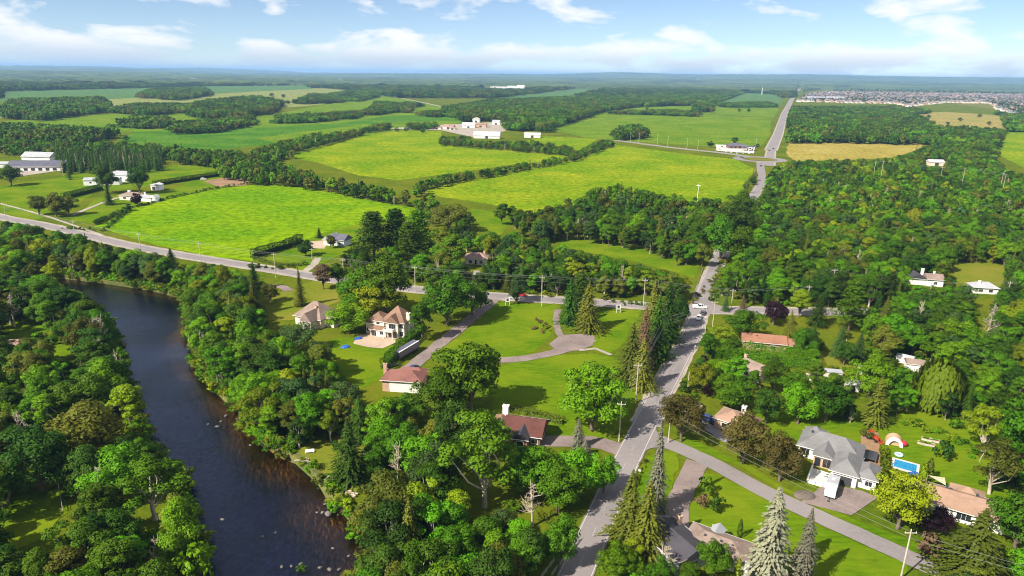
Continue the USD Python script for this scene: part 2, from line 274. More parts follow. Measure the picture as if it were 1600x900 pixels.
FIELDS = [
    ([(150, 354), (205, 326), (260, 312), (330, 297), (390, 289), (440, 289), (520, 301), (600, 317), (660, 327), (655, 338), (600, 342), (560, 350), (505, 372), (440, 392), (395, 408), (330, 401), (260, 386), (200, 370)], C_NEAR),
    ([(440, 243), (500, 228), (560, 212), (640, 204), (690, 205), (690, 226), (760, 232), (890, 243), (880, 250), (800, 257), (700, 272), (620, 282), (560, 274), (500, 255)], C_MID),
    ([(660, 300), (700, 288), (800, 270), (900, 250), (960, 226), (1050, 238), (1150, 249), (1178, 264), (1165, 292), (1140, 313), (1100, 322), (1000, 315), (940, 312), (900, 322), (830, 335), (760, 318), (700, 310)], C_MID),
    ([(850, 200), (935, 177), (1000, 176), (1140, 181), (1205, 185), (1203, 213), (1188, 229), (1120, 230), (1060, 226), (960, 219), (920, 216)], C_FAR),
    ([(935, 174), (1010, 160), (1090, 163), (1210, 165), (1217, 172), (1208, 184), (1140, 180), (1000, 175)], C_FAR),
    ([(815, 222), (850, 213), (935, 217), (905, 235), (850, 228)], C_MID),
    ([(185, 222), (210, 205), (400, 199), (540, 192), (600, 180), (700, 178), (728, 188), (700, 203), (640, 204), (560, 212), (400, 228), (290, 240), (190, 232)], C_DEEP),
    ([(400, 216), (480, 205), (560, 196), (640, 190), (720, 190), (700, 203), (640, 204), (560, 212), (440, 225)], C_FAR),
    ([(0, 190), (100, 182), (280, 174), (330, 178), (420, 180), (500, 165), (590, 147), (660, 160), (735, 178), (728, 188), (690, 179), (600, 181), (540, 192), (390, 200), (200, 206), (60, 205), (0, 205)], C_FAR),
    ([(0, 165), (190, 154), (330, 147), (500, 137), (560, 142), (590, 147), (500, 164), (420, 170), (300, 170), (120, 178), (0, 185)], C_PALE),
    ([(0, 142), (180, 138), (330, 134), (480, 133), (490, 139), (330, 146), (190, 154), (0, 160)], C_TEAL),
    ([(1232, 222), (1300, 218), (1440, 222), (1442, 232), (1400, 246), (1330, 250), (1240, 252), (1228, 240)], C_GOLD),
    ([(1415, 176), (1480, 175), (1560, 180), (1580, 192), (1575, 203), (1480, 203), (1440, 192)], C_TAN),
    ([(1510, 208), (1700, 205), (1700, 290), (1600, 262), (1545, 235)], C_MID),
    ([(1110, 160), (1165, 145), (1218, 148), (1222, 163), (1150, 163)], C_TEAL),
    ([(700, 165), (760, 155), (900, 138), (940, 140), (880, 155), (800, 172), (740, 178)], C_TEAL),
]
for i, (px, mt) in enumerate(FIELDS): struct('field', flat(rough(gpoly(px), 1.6 if i < 3 else 3.0, 7.0), .021 + .006 * i), mt)
LAWNS = [
    ([(0, 290), (90, 278), (150, 265), (330, 255), (345, 268), (300, 285), (150, 300), (100, 330), (50, 345), (0, 332)], LAWN),                      # farm
    ([(110, 345), (150, 310), (250, 300), (330, 276), (385, 275), (380, 287), (300, 302), (205, 325), (150, 350)], LAWN),
    ([(690, 545), (725, 520), (765, 474), (870, 474), (874, 492), (858, 530), (830, 552), (790, 560), (730, 560)], LAWN),
    ([(878, 492), (1005, 482), (970, 540), (950, 556), (925, 548), (920, 520), (880, 512)], LAWN),
    ([(770, 575), (850, 556), (920, 552), (985, 562), (1010, 590), (985, 640), (950, 690), (870, 690), (770, 668)], LAWN),
    ([(515, 530), (565, 525), (640, 548), (600, 590), (560, 610), (520, 570)], LAWN),
    ([(400, 470), (520, 430), (530, 470), (470, 500), (410, 500)], LAWN_GOLD),
    ([(1090, 738), (1130, 745), (1200, 782), (1300, 832), (1420, 882), (1380, 960), (1180, 960), (1075, 830)], LAWN),
    ([(1048, 690), (1070, 680), (1160, 725), (1250, 775), (1340, 815), (1440, 850), (1430, 866), (1350, 830), (1240, 775), (1150, 728)], LAWN),
    ([(1170, 640), (1260, 640), (1330, 655), (1420, 610), (1500, 640), (1560, 720), (1580, 790), (1540, 800), (1420, 735), (1350, 690), (1200, 690)], LAWN),
    ([(1228, 560), (1260, 542), (1352, 568), (1350, 580), (1290, 580)], LAWN_GOLD),
    ([(1390, 548), (1425, 552), (1432, 566), (1400, 562)], LAWN),
    ([(1478, 402), (1540, 400), (1570, 404), (1572, 446), (1520, 452), (1495, 440)], LAWN_GOLD),
    ([(862, 375), (925, 368), (1000, 388), (1095, 410), (1085, 435), (1050, 425), (990, 408), (900, 392)], LAWN),
    ([(735, 326), (770, 330), (800, 350), (780, 368), (750, 360)], LAWN),
    ([(0, 780), (60, 768), (98, 762), (104, 800), (70, 840), (0, 870)], LAWN),
    ([(0, 498), (60, 495), (90, 500), (60, 530), (0, 525)], LAWN),
    ([(78, 530), (112, 530), (114, 562), (84, 560)], LAWN),
    ([(450, 690), (500, 660), (600, 670), (610, 720), (545, 790), (520, 790), (510, 770), (496, 748), (470, 724), (455, 716)], LAWN_GOLD),
    ([(500, 365), (560, 350), (575, 365), (540, 395), (500, 415), (470, 425), (410, 408), (440, 395)], LAWN),
    ([(1010, 715), (1060, 700), (1062, 720), (1040, 790), (1000, 800), (990, 760)], LAWN),
]
for i, (px, mt) in enumerate(LAWNS): struct('lawn', flat(rough(gpoly(px), 1.0).difference(bank_top.buffer(-1.0)), .02 + .0045 * i), mt)

# ------------------------------------------------------------------ roads
def ribbon(line, w): return LineString(line).buffer(w / 2, cap_style='flat', join_style='round')
def dashes(line, w, on, off):
    ls, d, out = LineString(line), 0.0, []
    while d + on < ls.length:
        out.append(shapely.ops.substring(ls, d, d + on).buffer(w / 2, cap_style='flat')); d += on + off
    return MultiPolygon([o for o in out if o.geom_type == 'Polygon'])
import shapely.ops
main_line = [(7.4, 93), (13.2, 108), (20.2, 126), (29, 148), (36.5, 165.5), (44.5, 184.5), (50.7, 198.5), (57, 213), (66.3, 234), (77.5, 266), (88, 295), (107, 342.8), (140, 424), (176, 505), (226, 622)]
main_up = [(275, 742), (300, 810), (335, 905), (441, 1168), (700, 1830), (1487, 3790), (2600, 6500)]
cross_line = smooth_line(gp([(-60, 322), (0, 340), (60, 350), (100, 359), (160, 374), (220, 388), (320, 405), (430, 422), (530, 439), (640, 452), (720, 459), (800, 465), (900, 471), (980, 476), (1090, 485), (1180, 485), (1260, 487), (1400, 489)]), 2)
side_line = smooth_line(gp([(1030, 688), (1060, 700), (1110, 722), (1160, 750), (1200, 772), (1300, 817), (1430, 876), (1500, 910)]), 2)
cross_far = smooth_line(gp([(1195, 250), (1165, 244), (1130, 239), (1050, 231), (960, 219)]), 2)
far_road = smooth_line(gp([(600, 148), (660, 160), (740, 178), (790, 190)]), 2)
main_r = ribbon(smooth_line(main_line, 2), 6.6); cross_r = ribbon(cross_line, 7.2); side_r = ribbon(side_line, 5.0)
junction = unary_union([main_r, cross_r]).buffer(7).buffer(-7).intersection(Point(*G(1090, 482)[:2]).buffer(40))
round_c = G(1187, 249)[:2]
ra_outer = Point(*round_c).buffer(30); ra_inner = Point(*round_c).buffer(19)
road_up = unary_union([ribbon(main_up[:4], 9.0), ribbon(main_up[2:], 12.5)])
paved = unary_union([main_r, cross_r, side_r, junction, ribbon(cross_far, 8), road_up, ra_outer.difference(ra_inner), ribbon(main_line[-2:] + [tuple(round_c)], 8).difference(ra_inner), ribbon([tuple(round_c)] + main_up[:2], 9).difference(ra_inner), unary_union([side_r, main_r]).buffer(4).buffer(-4)])
struct('road_shoulder', flat(rough(unary_union([ribbon(cross_line, 10.4), ribbon(smooth_line(main_line[4:], 2), 8.4), ribbon(cross_far, 12), ribbon(main_up[:4], 13), ribbon(main_up[2:], 17)]).difference(bank_top), .55, 3.0), .12), GRAVEL)
struct('road', flat(rough(paved.difference(ra_inner), .16, 2.0), .15), ASPHALT)
struct('roundabout_island', flat(ra_inner.buffer(-1.0), .26), VERGE)
struct('far_lane', flat(ribbon(far_road, 9), .30), GRAVEL)
lines = []
cl = smooth_line(main_line, 2)
edge_off = lambda l, d: LineString(l).parallel_offset(abs(d), 'left' if d > 0 else 'right')
cj = Point(*G(1090, 482)[:2]).buffer(14)
edges = [edge_off(cross_line, 3.2).buffer(.09), edge_off(cross_line, -3.2).buffer(.09), edge_off(cl, 2.9).buffer(.07), edge_off(cl, -2.9).buffer(.07)]
struct('road_edge_line', flat(unary_union(edges).difference(cj).difference(side_r.buffer(1)), .162), PAINT_W)
struct('road_centre_line', flat(unary_union([dashes(cl, .16, 3, 6), dashes(cross_line, .18, 3, 6)]).difference(cj), .164), PAINT_Y)
struct('stop_line', flat(unary_union([ribbon(gp([(1080, 495), (1096, 495)]), .5), ribbon(gp([(1085, 478), (1107, 478)]), .5)]), .166), PAINT_W)
DRIVES = [
    ('driveway', smooth_line(gp([(775, 466), (755, 482), (720, 512), (690, 535), (660, 560), (635, 580), (612, 585)]), 2), 5.0, OLD_ASPHALT),
    ('driveway', smooth_line(gp([(872, 484), (868, 500), (873, 520), (880, 530)]), 2), 2.6, OLD_ASPHALT),
    ('driveway', smooth_line(gp([(925, 530), (890, 545), (850, 555), (810, 562), (780, 563)]), 2), 4.6, OLD_ASPHALT),
    ('driveway', smooth_line(gp([(497, 403), (490, 415), (470, 428)]), 2), 3.6, GRAVEL),
    ('driveway', smooth_line(gp([(452, 455), (440, 447), (408, 447)]), 1), 4.0, OLD_ASPHALT),
    ('driveway', smooth_line(gp([(1090, 722), (1070, 760), (1055, 800), (1060, 825)]), 2), 5.0, OLD_ASPHALT),
    ('driveway', smooth_line(gp([(975, 705), (930, 690), (890, 690), (840, 690)]), 2), 5.5, OLD_ASPHALT),
    ('driveway', smooth_line(gp([(0, 318), (60, 334), (100, 347), (160, 368)]), 2), 2.0, GRAVEL),
    ('driveway', smooth_line(gp([(112, 337), (140, 325), (170, 313), (200, 305)]), 2), 3.0, GRAVEL),
    ('driveway', smooth_line(gp([(1080, 655), (1110, 670), (1140, 690)]), 1), 3.4, ASPHALT),
    ('driveway', smooth_line(gp([(745, 423), (742, 440), (735, 455)]), 1), 3.0, GRAVEL),
]
for i, (n, ln, w, mt) in enumerate(DRIVES): struct(n, flat(rough(ribbon(ln, w), .4, 2.5), .128 + .002 * i), mt)
struct('turning_circle', flat(gpoly([(875, 524), (905, 522), (930, 525), (926, 540), (905, 548), (870, 550), (858, 538)]), .1365), OLD_ASPHALT)
struct('forecourt', flat(gpoly([(480, 378), (505, 376), (512, 380), (507, 389), (488, 388)]), .16), PAVING)
struct('forecourt', flat(gpoly([(1262, 778), (1290, 755), (1348, 768), (1372, 778), (1330, 806), (1250, 785)]), .155), OLD_ASPHALT)
struct('forecourt', flat(gpoly([(1120, 236), (1178, 240), (1180, 229), (1118, 226)]), .3), CONCRETE)
struct('patio', flat(gpoly([(552, 536), (560, 524), (580, 522), (618, 530), (618, 536), (598, 545), (575, 543), (553, 538)]), .17), PAVING)
struct('footpath', flat(ribbon(gp([(905, 548), (930, 545), (955, 555)]), 1.5), .14), GRAVEL)
struct('bare_earth', flat(gpoly([(1345, 672), (1372, 676), (1378, 720), (1372, 735), (1345, 730)]), .14), DIRT)
struct('ploughed_strip', flat(gpoly([(318, 283), (375, 274), (390, 277), (385, 290), (340, 292)]), .14), DIRT)
struct('yard', flat(gpoly([(600, 201), (680, 196), (790, 190), (790, 205), (740, 215), (690, 204)]), .35), GRAVEL)
struct('yard', flat(gpoly([(0, 272), (60, 258), (110, 258), (100, 266), (30, 276)]), .2), GRAVEL)

# ------------------------------------------------------------------ plants: one shape of each kind, repeated as individuals
def mesh_arrays(vs, fs): return np.vstack(vs), np.vstack(fs)
def leaf_cards(c, nrm, size, rng, aspect=.75):
    """Leaf sprays: small bent quads at the points c, facing roughly along nrm and shaded as the mass of leaves they belong to."""
    n = len(c); nrm = nrm / (np.linalg.norm(nrm, axis=1, keepdims=True) + 1e-9); soft = nrm + rng.normal(0, .24, (n, 3)); soft /= np.linalg.norm(soft, axis=1, keepdims=True)
    nrm = nrm + rng.normal(0, .55, (n, 3)); nrm /= np.linalg.norm(nrm, axis=1, keepdims=True)
    a = np.cross(nrm, rng.normal(0, 1, (n, 3))); a /= np.linalg.norm(a, axis=1, keepdims=True) + 1e-9; b = np.cross(nrm, a)
    s = (size * rng.uniform(.6, 1.35, n))[:, None]; t = s * aspect * rng.uniform(.6, 1.2, (n, 1))
    v = np.stack([c - a * s * .5, c - b * t * .5 + nrm * s * .08, c + a * s * .5, c + b * t * .5 + nrm * s * .08], 1).reshape(-1, 3)
    f = np.arange(n)[:, None] * 4
    return v, np.vstack([f + [0, 1, 2], f + [0, 2, 3]]), np.repeat(soft, 4, 0)
def limb(p0, p1, r0, r1, rng, n=5, bend=.12):
    p0, p1 = np.asarray(p0, float), np.asarray(p1, float); L = np.linalg.norm(p1 - p0); mid = (p0 + p1) / 2 + rng.normal(0, bend * L, 3) * [1, 1, .3]
    return tube([p0, mid * .6 + p0 * .4 * 1.0 if False else (p0 + mid) / 2, mid, p1], [r0, r0 * .8 + r1 * .2, (r0 + r1) / 2, r1], n)
def leafy(seed, R=4.0, H=10.0, base=.2, lumps=34, quads=4200, size=.5, tall=1.0, loose=0.0, pale=False):
    """Trunk and crown of a broadleaf tree: limbs that end in clumps of leaves with gaps between."""
    rng = np.random.default_rng(seed); zc, hz = H * (base + (1 - base) * .5), H * (1 - base) * .5
    cs, rs = [], []; lean = (*rng.uniform(.85, 1.15, 2), *rng.normal(0, .10, 2))
    for i in range(lumps):
        d = rng.normal(0, 1, 3); d /= np.linalg.norm(d); d[2] = d[2] * .9 + .12
        k = rng.uniform(.42, .88 + .12 * loose)
        z = zc + d[2] * hz * k; w = 1.0 if tall == 1.0 else (1 - .45 * abs((z - zc) / hz))
        cs.append([d[0] * R * k * w * lean[0] + (z - zc) * lean[2], d[1] * R * k * w * lean[1] + (z - zc) * lean[3], z]); rs.append(R * rng.uniform(.17, .36) * (1 - .2 * loose))
    cs.append([0, 0, zc + hz * .62]); rs.append(R * .36)
    cs, rs = np.array(cs), np.array(rs)
    share = rs ** 2 / (rs ** 2).sum(); P, Nn = [], []
    for c, r, s in zip(cs, rs, share):
        n = max(6, int(quads * s)); d = rng.normal(0, 1, (n, 3)); d /= np.linalg.norm(d, axis=1, keepdims=True)
        low = d[:, 2] < -.35; d[low, 2] *= -rng.uniform(.2, 1, low.sum()); d /= np.linalg.norm(d, axis=1, keepdims=True)
        k = np.where(rng.random(n) < .7, rng.uniform(.85, 1.12, n), rng.uniform(.3, .9, n))
        P.append(c + d * r * k[:, None] * [1, 1, .82]); Nn.append(d + [0, 0, .35])
    crown = leaf_cards(np.vstack(P), np.vstack(Nn), size, rng)
    tr = R * .065; fork = H * max(base, .12) * 1.1
    ms = [tube([[0, 0, -.4], [0, 0, .3], [rng.normal(0, .1), rng.normal(0, .1), fork], [rng.normal(0, .2), rng.normal(0, .2), zc + hz * .35]], [tr * 1.5, tr * 1.1, tr * .9, tr * .25], 7)]
    for i in rng.permutation(len(cs))[:10]: ms.append(limb([0, 0, fork * rng.uniform(.8, 1.5)], cs[i], tr * .5, tr * .12, rng))
    return cat_(ms), crown
def conifer(seed, R=2.6, H=14.0, levels=24, size=.55, droop=.35, ragged=.15, base=.06, fill=1.0):
    """Trunk and whorls of drooping needle sprays in a ragged cone."""
    rng = np.random.default_rng(seed); V, Fx, Nn, n0 = [], [], [], 0
    for i in range(levels):
        t = i / (levels - 1); z = H * (base + (1 - base) * t ** .92); r = R * (1 - t) ** .85 * (1 + rng.normal(0, ragged)) + .12
        nb = max(4, int((7 + 11 * (1 - t)) * fill))
        for a in rng.uniform(0, 2 * np.pi) + np.arange(nb) * 2 * np.pi / nb + rng.normal(0, .22, nb):
            rr = r * rng.uniform(.66, 1.14) * (1 + .16 * math.sin(2 * a + 5 * t + seed) + .10 * math.sin(3 * a - 9 * t)); u = np.array([math.cos(a), math.sin(a), 0]); w = np.array([-u[1], u[0], 0])
            m = max(2, int(rr / (size * .62)))
            for k in range(m):
                s = (k + .6) / m; p = u * rr * s + [0, 0, z - droop * rr * s ** 1.4 + rng.normal(0, .12)]
                wd = size * (1.15 - .55 * s) * rng.uniform(.7, 1.2); ln = rr / m * rng.uniform(.9, 1.35); tilt = rng.normal(0, .3)
                b = w * math.cos(tilt) + np.array([0, 0, math.sin(tilt)])
                e = u * ln * .6 + [0, 0, -droop * ln * .9]
                V += [p - b * wd * .5 - e * .3, p + e, p + b * wd * .5 - e * .3, p + [0, 0, .15 * size] - e * .6]
                Fx += [[n0, n0 + 3, n0 + 1], [n0 + 3, n0 + 2, n0 + 1]]; n0 += 4; q = u * .75 + [0, 0, .6] + rng.normal(0, .28, 3); Nn += [q / np.linalg.norm(q)] * 4
    trunk = tube([[0, 0, -.4], [0, 0, .3], [0, 0, H * .5], [0, 0, H * .98]], [H * .017, H * .014, H * .008, .02], 6)
    return trunk, (np.array(V), np.array(Fx), np.array(Nn))
def pine(seed, R=3.2, H=14.0):
    """A white pine: flat tiers of needle clumps on long level limbs."""
    rng = np.random.default_rng(seed); tr = [tube([[0, 0, -.4], [0, 0, H * .5], [rng.normal(0, .2), 0, H * .97]], [.28, .19, .05], 6)]; P, Nn = [], []
    for i in range(15):
        t = i / 14; z = H * (.22 + .76 * t); r = R * (1 - .75 * t) * rng.uniform(.7, 1.15)
        for a in rng.uniform(0, 6.28) + np.arange(5) * 1.257 + rng.normal(0, .3, 5):
            e = np.array([math.cos(a) * r, math.sin(a) * r, z + r * .18]); tr.append(tube([[0, 0, z], e], [.06, .02], 4)) if rng.random() < .5 else None
            for k in (.35, .65, .95):
                c = np.array([0, 0, z]) * (1 - k) + e * k; q = 20; d = rng.normal(0, 1, (q, 3)); d /= np.linalg.norm(d, axis=1, keepdims=True)
                P.append(c + d * [.75, .75, .34]); Nn.append(d + [0, 0, .5])
    return cat_(tr), leaf_cards(np.vstack(P), np.vstack(Nn), .5, rng, .5)
def willow(seed, R=4.6, H=11.5):
    rng = np.random.default_rng(seed); V, Fx, Nn, n0 = [], [], [], 0
    for i in range(330):
        a = rng.uniform(0, 6.283); k = math.sqrt(rng.uniform(.05, 1)); r = R * k * (1 + .18 * math.sin(3 * a + 1)); top = H * (1 - .38 * k ** 2) * rng.uniform(.9, 1.0); drop = H * rng.uniform(.30, .66) * (.55 + .45 * k)
        z = top
        while z > max(.5, top - drop):
            for _ in range(2):
                p = np.array([math.cos(a) * r, math.sin(a) * r, z]) + rng.normal(0, .16, 3); w = np.array([-math.sin(a), math.cos(a), 0]) * rng.uniform(.12, .3); o = np.array([math.cos(a), math.sin(a), 0]) * rng.normal(.06, .1)
                V += [p - w, p + o - [0, 0, .75], p + w, p - o + [0, 0, .25]]; Fx += [[n0, n0 + 1, n0 + 2], [n0, n0 + 2, n0 + 3]]; n0 += 4; q = np.array([math.cos(a), math.sin(a), .9]) + rng.normal(0, .3, 3); Nn += [q / np.linalg.norm(q)] * 4
            z -= .62
    tr = [tube([[0, 0, -.4], [0, 0, 2.5], [.2, 0, H * .6]], [.55, .42, .2], 7)] + [limb([0, 0, 2.4], [math.cos(a) * R * .6, math.sin(a) * R * .6, H * .8], .2, .06, rng) for a in np.arange(6)]
    return cat_(tr), (np.array(V), np.array(Fx), np.array(Nn))
def bare(seed, H=10.0, spread=2.2, n=26):
    """A dead tree: trunk and forking bare limbs."""
    rng = np.random.default_rng(seed); ms = [tube([[0, 0, -.4], [.1, 0, H * .4], [rng.normal(0, .3), rng.normal(0, .3), H]], [H * .02, H * .015, .03], 6)]
    for i in range(n):
        z = H * rng.uniform(.28, .9); a = rng.uniform(0, 6.283); L = spread * rng.uniform(.5, 1.2) * (1.15 - z / H); e = np.array([math.cos(a) * L, math.sin(a) * L, z + L * rng.uniform(.3, 1.1)])
        ms.append(limb([0, 0, z], e, .075, .03, rng, 4))
        for _ in range(3):
            b = e * .6 + np.array([0, 0, z]) * .4; ms.append(limb(b, b + rng.normal(0, .5, 3) * L * .6 + [0, 0, .5 * L], .04, .015, rng, 3))
    return cat_(ms)
def bush(seed, R=1.6, H=2.2, quads=520, size=.34): return leafy(seed, R, H, .0, 14, quads, size)[1]
def column(seed, R=.55, H=5.0, quads=420):
    rng = np.random.default_rng(seed); z = rng.uniform(0, 1, quads); a = rng.uniform(0, 6.283, quads); r = R * np.sin(np.pi * np.clip(z * .86 + .16, 0, 1)) ** .7 * rng.uniform(.75, 1.1, quads)
    return leaf_cards(np.c_[np.cos(a) * r, np.sin(a) * r, z * H], np.c_[np.cos(a), np.sin(a), np.full(quads, .25)], .34, rng)
# native height and half-width of each shape
SHAPES = {}
for i in range(4): SHAPES[f'round{i}'] = (lambda i=i: leafy(11 + i, 4.2, 10, .05, 42, 8600, .36), 10, 4.2)
for i in (4, 5): SHAPES[f'round{i}'] = (lambda i=i: leafy(21 + i, 4.4, 11, .10, 24, 6600, .36, loose=.6, pale=True), 11, 4.4)
for i in range(3): SHAPES[f'tall{i}'] = (lambda i=i: leafy(31 + i, 3.3, 13, .08, 42, 7600, .36, tall=.8), 13, 3.3)
for i in range(3): SHAPES[f'loose{i}'] = (lambda i=i: leafy(51 + i, 4.2, 12, .2, 32, 5000, .36, loose=1.0), 12, 4.2)
for i in range(3): SHAPES[f'spruce{i}'] = (lambda i=i: conifer(71 + i, 2.8, 14, 36, .5, .3, .24, .04, 1.35), 14, 2.7)
for i in range(2): SHAPES[f'slim{i}'] = (lambda i=i: conifer(81 + i, 2.0, 18, 58, .44, .5, .2, .03, 1.4), 18, 1.9)
for i in range(2): SHAPES[f'pine{i}'] = (lambda i=i: pine(91 + i), 14, 3.2)
SHAPES['willow0'] = (lambda: willow(5), 11.5, 4.8)
for i in range(3): SHAPES[f'bare{i}'] = (lambda i=i: (bare(101 + i), None), 10, 2.2)
for i in range(3): SHAPES[f'bush{i}'] = (lambda i=i: (None, bush(111 + i)), 2.2, 1.6)
SHAPES['column0'] = (lambda: (None, column(121)), 5, .55)
for i in range(4): SHAPES[f'midleaf{i}'] = (lambda i=i: leafy(131 + i, 4.0, 10, .03, 26, 1000, .9), 10, 4.0)
SHAPES['midspruce0'] = (lambda: conifer(141, 2.6, 13, 12, 1.1), 13, 2.6)
def grove(seed):
    rng = np.random.default_rng(seed); vs, fs, ns, n = [], [], [], 0
    for k in range(10):
        a = rng.uniform(0, 6.283); r = 12 * math.sqrt((k + .3) / 10); s = rng.uniform(.6, 1.3)
        v, f, q = leafy(seed * 10 + k, 4.4, 10, .05, 12, 170, 1.8)[1]
        vs.append(v * s + [math.cos(a) * r, math.sin(a) * r, 0]); fs.append(f + n); ns.append(q); n += len(v)
    return None, (np.vstack(vs), np.vstack(fs), np.vstack(ns))
for i in range(3): SHAPES[f'grove{i}'] = (lambda i=i: grove(151 + i), 11, 13)
def leaves(path, vfn, mt):
    v, f, q = vfn; bad = (np.cross(v[f[:, 1]] - v[f[:, 0]], v[f[:, 2]] - v[f[:, 0]]) * q[f[:, 0]]).sum(1) < 0; f = np.where(bad[:, None], f[:, ::-1], f)
    m = usdkit.mesh(stage, path, (v, f), mt); m.CreateNormalsAttr(Vt.Vec3fArray.FromNumpy(vfn[2].astype(np.float32))); m.SetNormalsInterpolation('vertex'); return m
stage.CreateClassPrim('/World/plant_kinds')
KINDS, MADE = {}, {}
def kind(shape, colour):
    """The class prim that holds one plant of this shape and colour."""
    key = (shape, colour)
    if key not in KINDS:
        if shape not in MADE: MADE[shape] = SHAPES[shape][0]()
        trunk, crown = MADE[shape]
        p = f'/World/plant_kinds/{shape}_{colour}'.replace(' ', '_').replace('-', '_')
        UsdGeom.Xform.Define(stage, p)
        pale = shape.startswith('loose') or shape in ('round4', 'round5')
        if trunk is not None: usdkit.mesh(stage, p + '/trunk', trunk, DEAD_BARK if shape.startswith('bare') else PALE_BARK if pale else BARK, True)
        if crown is not None: leaves(p + ('/foliage' if shape.startswith(('bush', 'column')) else '/crown'), crown, LEAF[colour])
        KINDS[key] = p
    return KINDS[key]
PN = {'round': ('leafy_tree', 'tree'), 'tall': ('leafy_tree', 'tree'), 'loose': ('leafy_tree', 'tree'), 'spruce': ('spruce_tree', 'spruce'), 'slim': ('spruce_tree', 'spruce'), 'pine': ('pine_tree', 'pine'),
      'willow': ('willow_tree', 'willow'), 'bare': ('dead_tree', 'dead tree'), 'bush': ('shrub', 'shrub'), 'column': ('columnar_cedar', 'cedar')}
PLANTS = []                                     # (x, y, height, half-width) of all that stand, so that others keep clear
def plant(shape, colour, xy, h, r, label, group=None, yaw=None, rng=random.Random(7)):
    nm, ct = PN[shape.rstrip('0123456789')]; k = kind(shape, colour); _, H0, R0 = SHAPES[shape]
    x = UsdGeom.Xform.Define(stage, path_for(nm)); x.AddTranslateOp().Set(Gf.Vec3d(float(xy[0]), float(xy[1]), 0.0)); x.AddRotateZOp().Set(yaw if yaw is not None else rng.uniform(0, 360))
    x.AddScaleOp().Set(Gf.Vec3f(r / R0, r / R0 * rng.uniform(.93, 1.07), h / H0))
    x.GetPrim().GetReferences().AddInternalReference(k); x.GetPrim().SetInstanceable(True)
    tag(x, label, ct, group); PLANTS.append((xy[0], xy[1], h, r)); return x
def instancer(name, label, items, category):
    """items: (class path, xyz, (sx, sy, sz), yaw). Growth nobody could count: one object."""
    pi = UsdGeom.PointInstancer.Define(stage, path_for(name)); tag(pi, label, category, None, 'stuff')
    kinds = sorted({i[0] for i in items}); tg = []
    for q, k in enumerate(kinds):
        px = UsdGeom.Xform.Define(stage, f'{pi.GetPath()}/kind_{q:03d}' if q else f'{pi.GetPath()}/kind'); px.GetPrim().GetReferences().AddInternalReference(k); tg.append(px.GetPath())
    pi.CreatePrototypesRel().SetTargets(tg)
    pi.CreateProtoIndicesAttr(Vt.IntArray([kinds.index(i[0]) for i in items]))
    pi.CreatePositionsAttr(Vt.Vec3fArray([Gf.Vec3f(*map(float, i[1])) for i in items]))
    pi.CreateScalesAttr(Vt.Vec3fArray([Gf.Vec3f(*map(float, i[2])) for i in items]))
    pi.CreateOrientationsAttr(Vt.QuathArray([Gf.Quath(math.cos(i[3] / 2), 0, 0, math.sin(i[3] / 2)) for i in items]))
    return pi

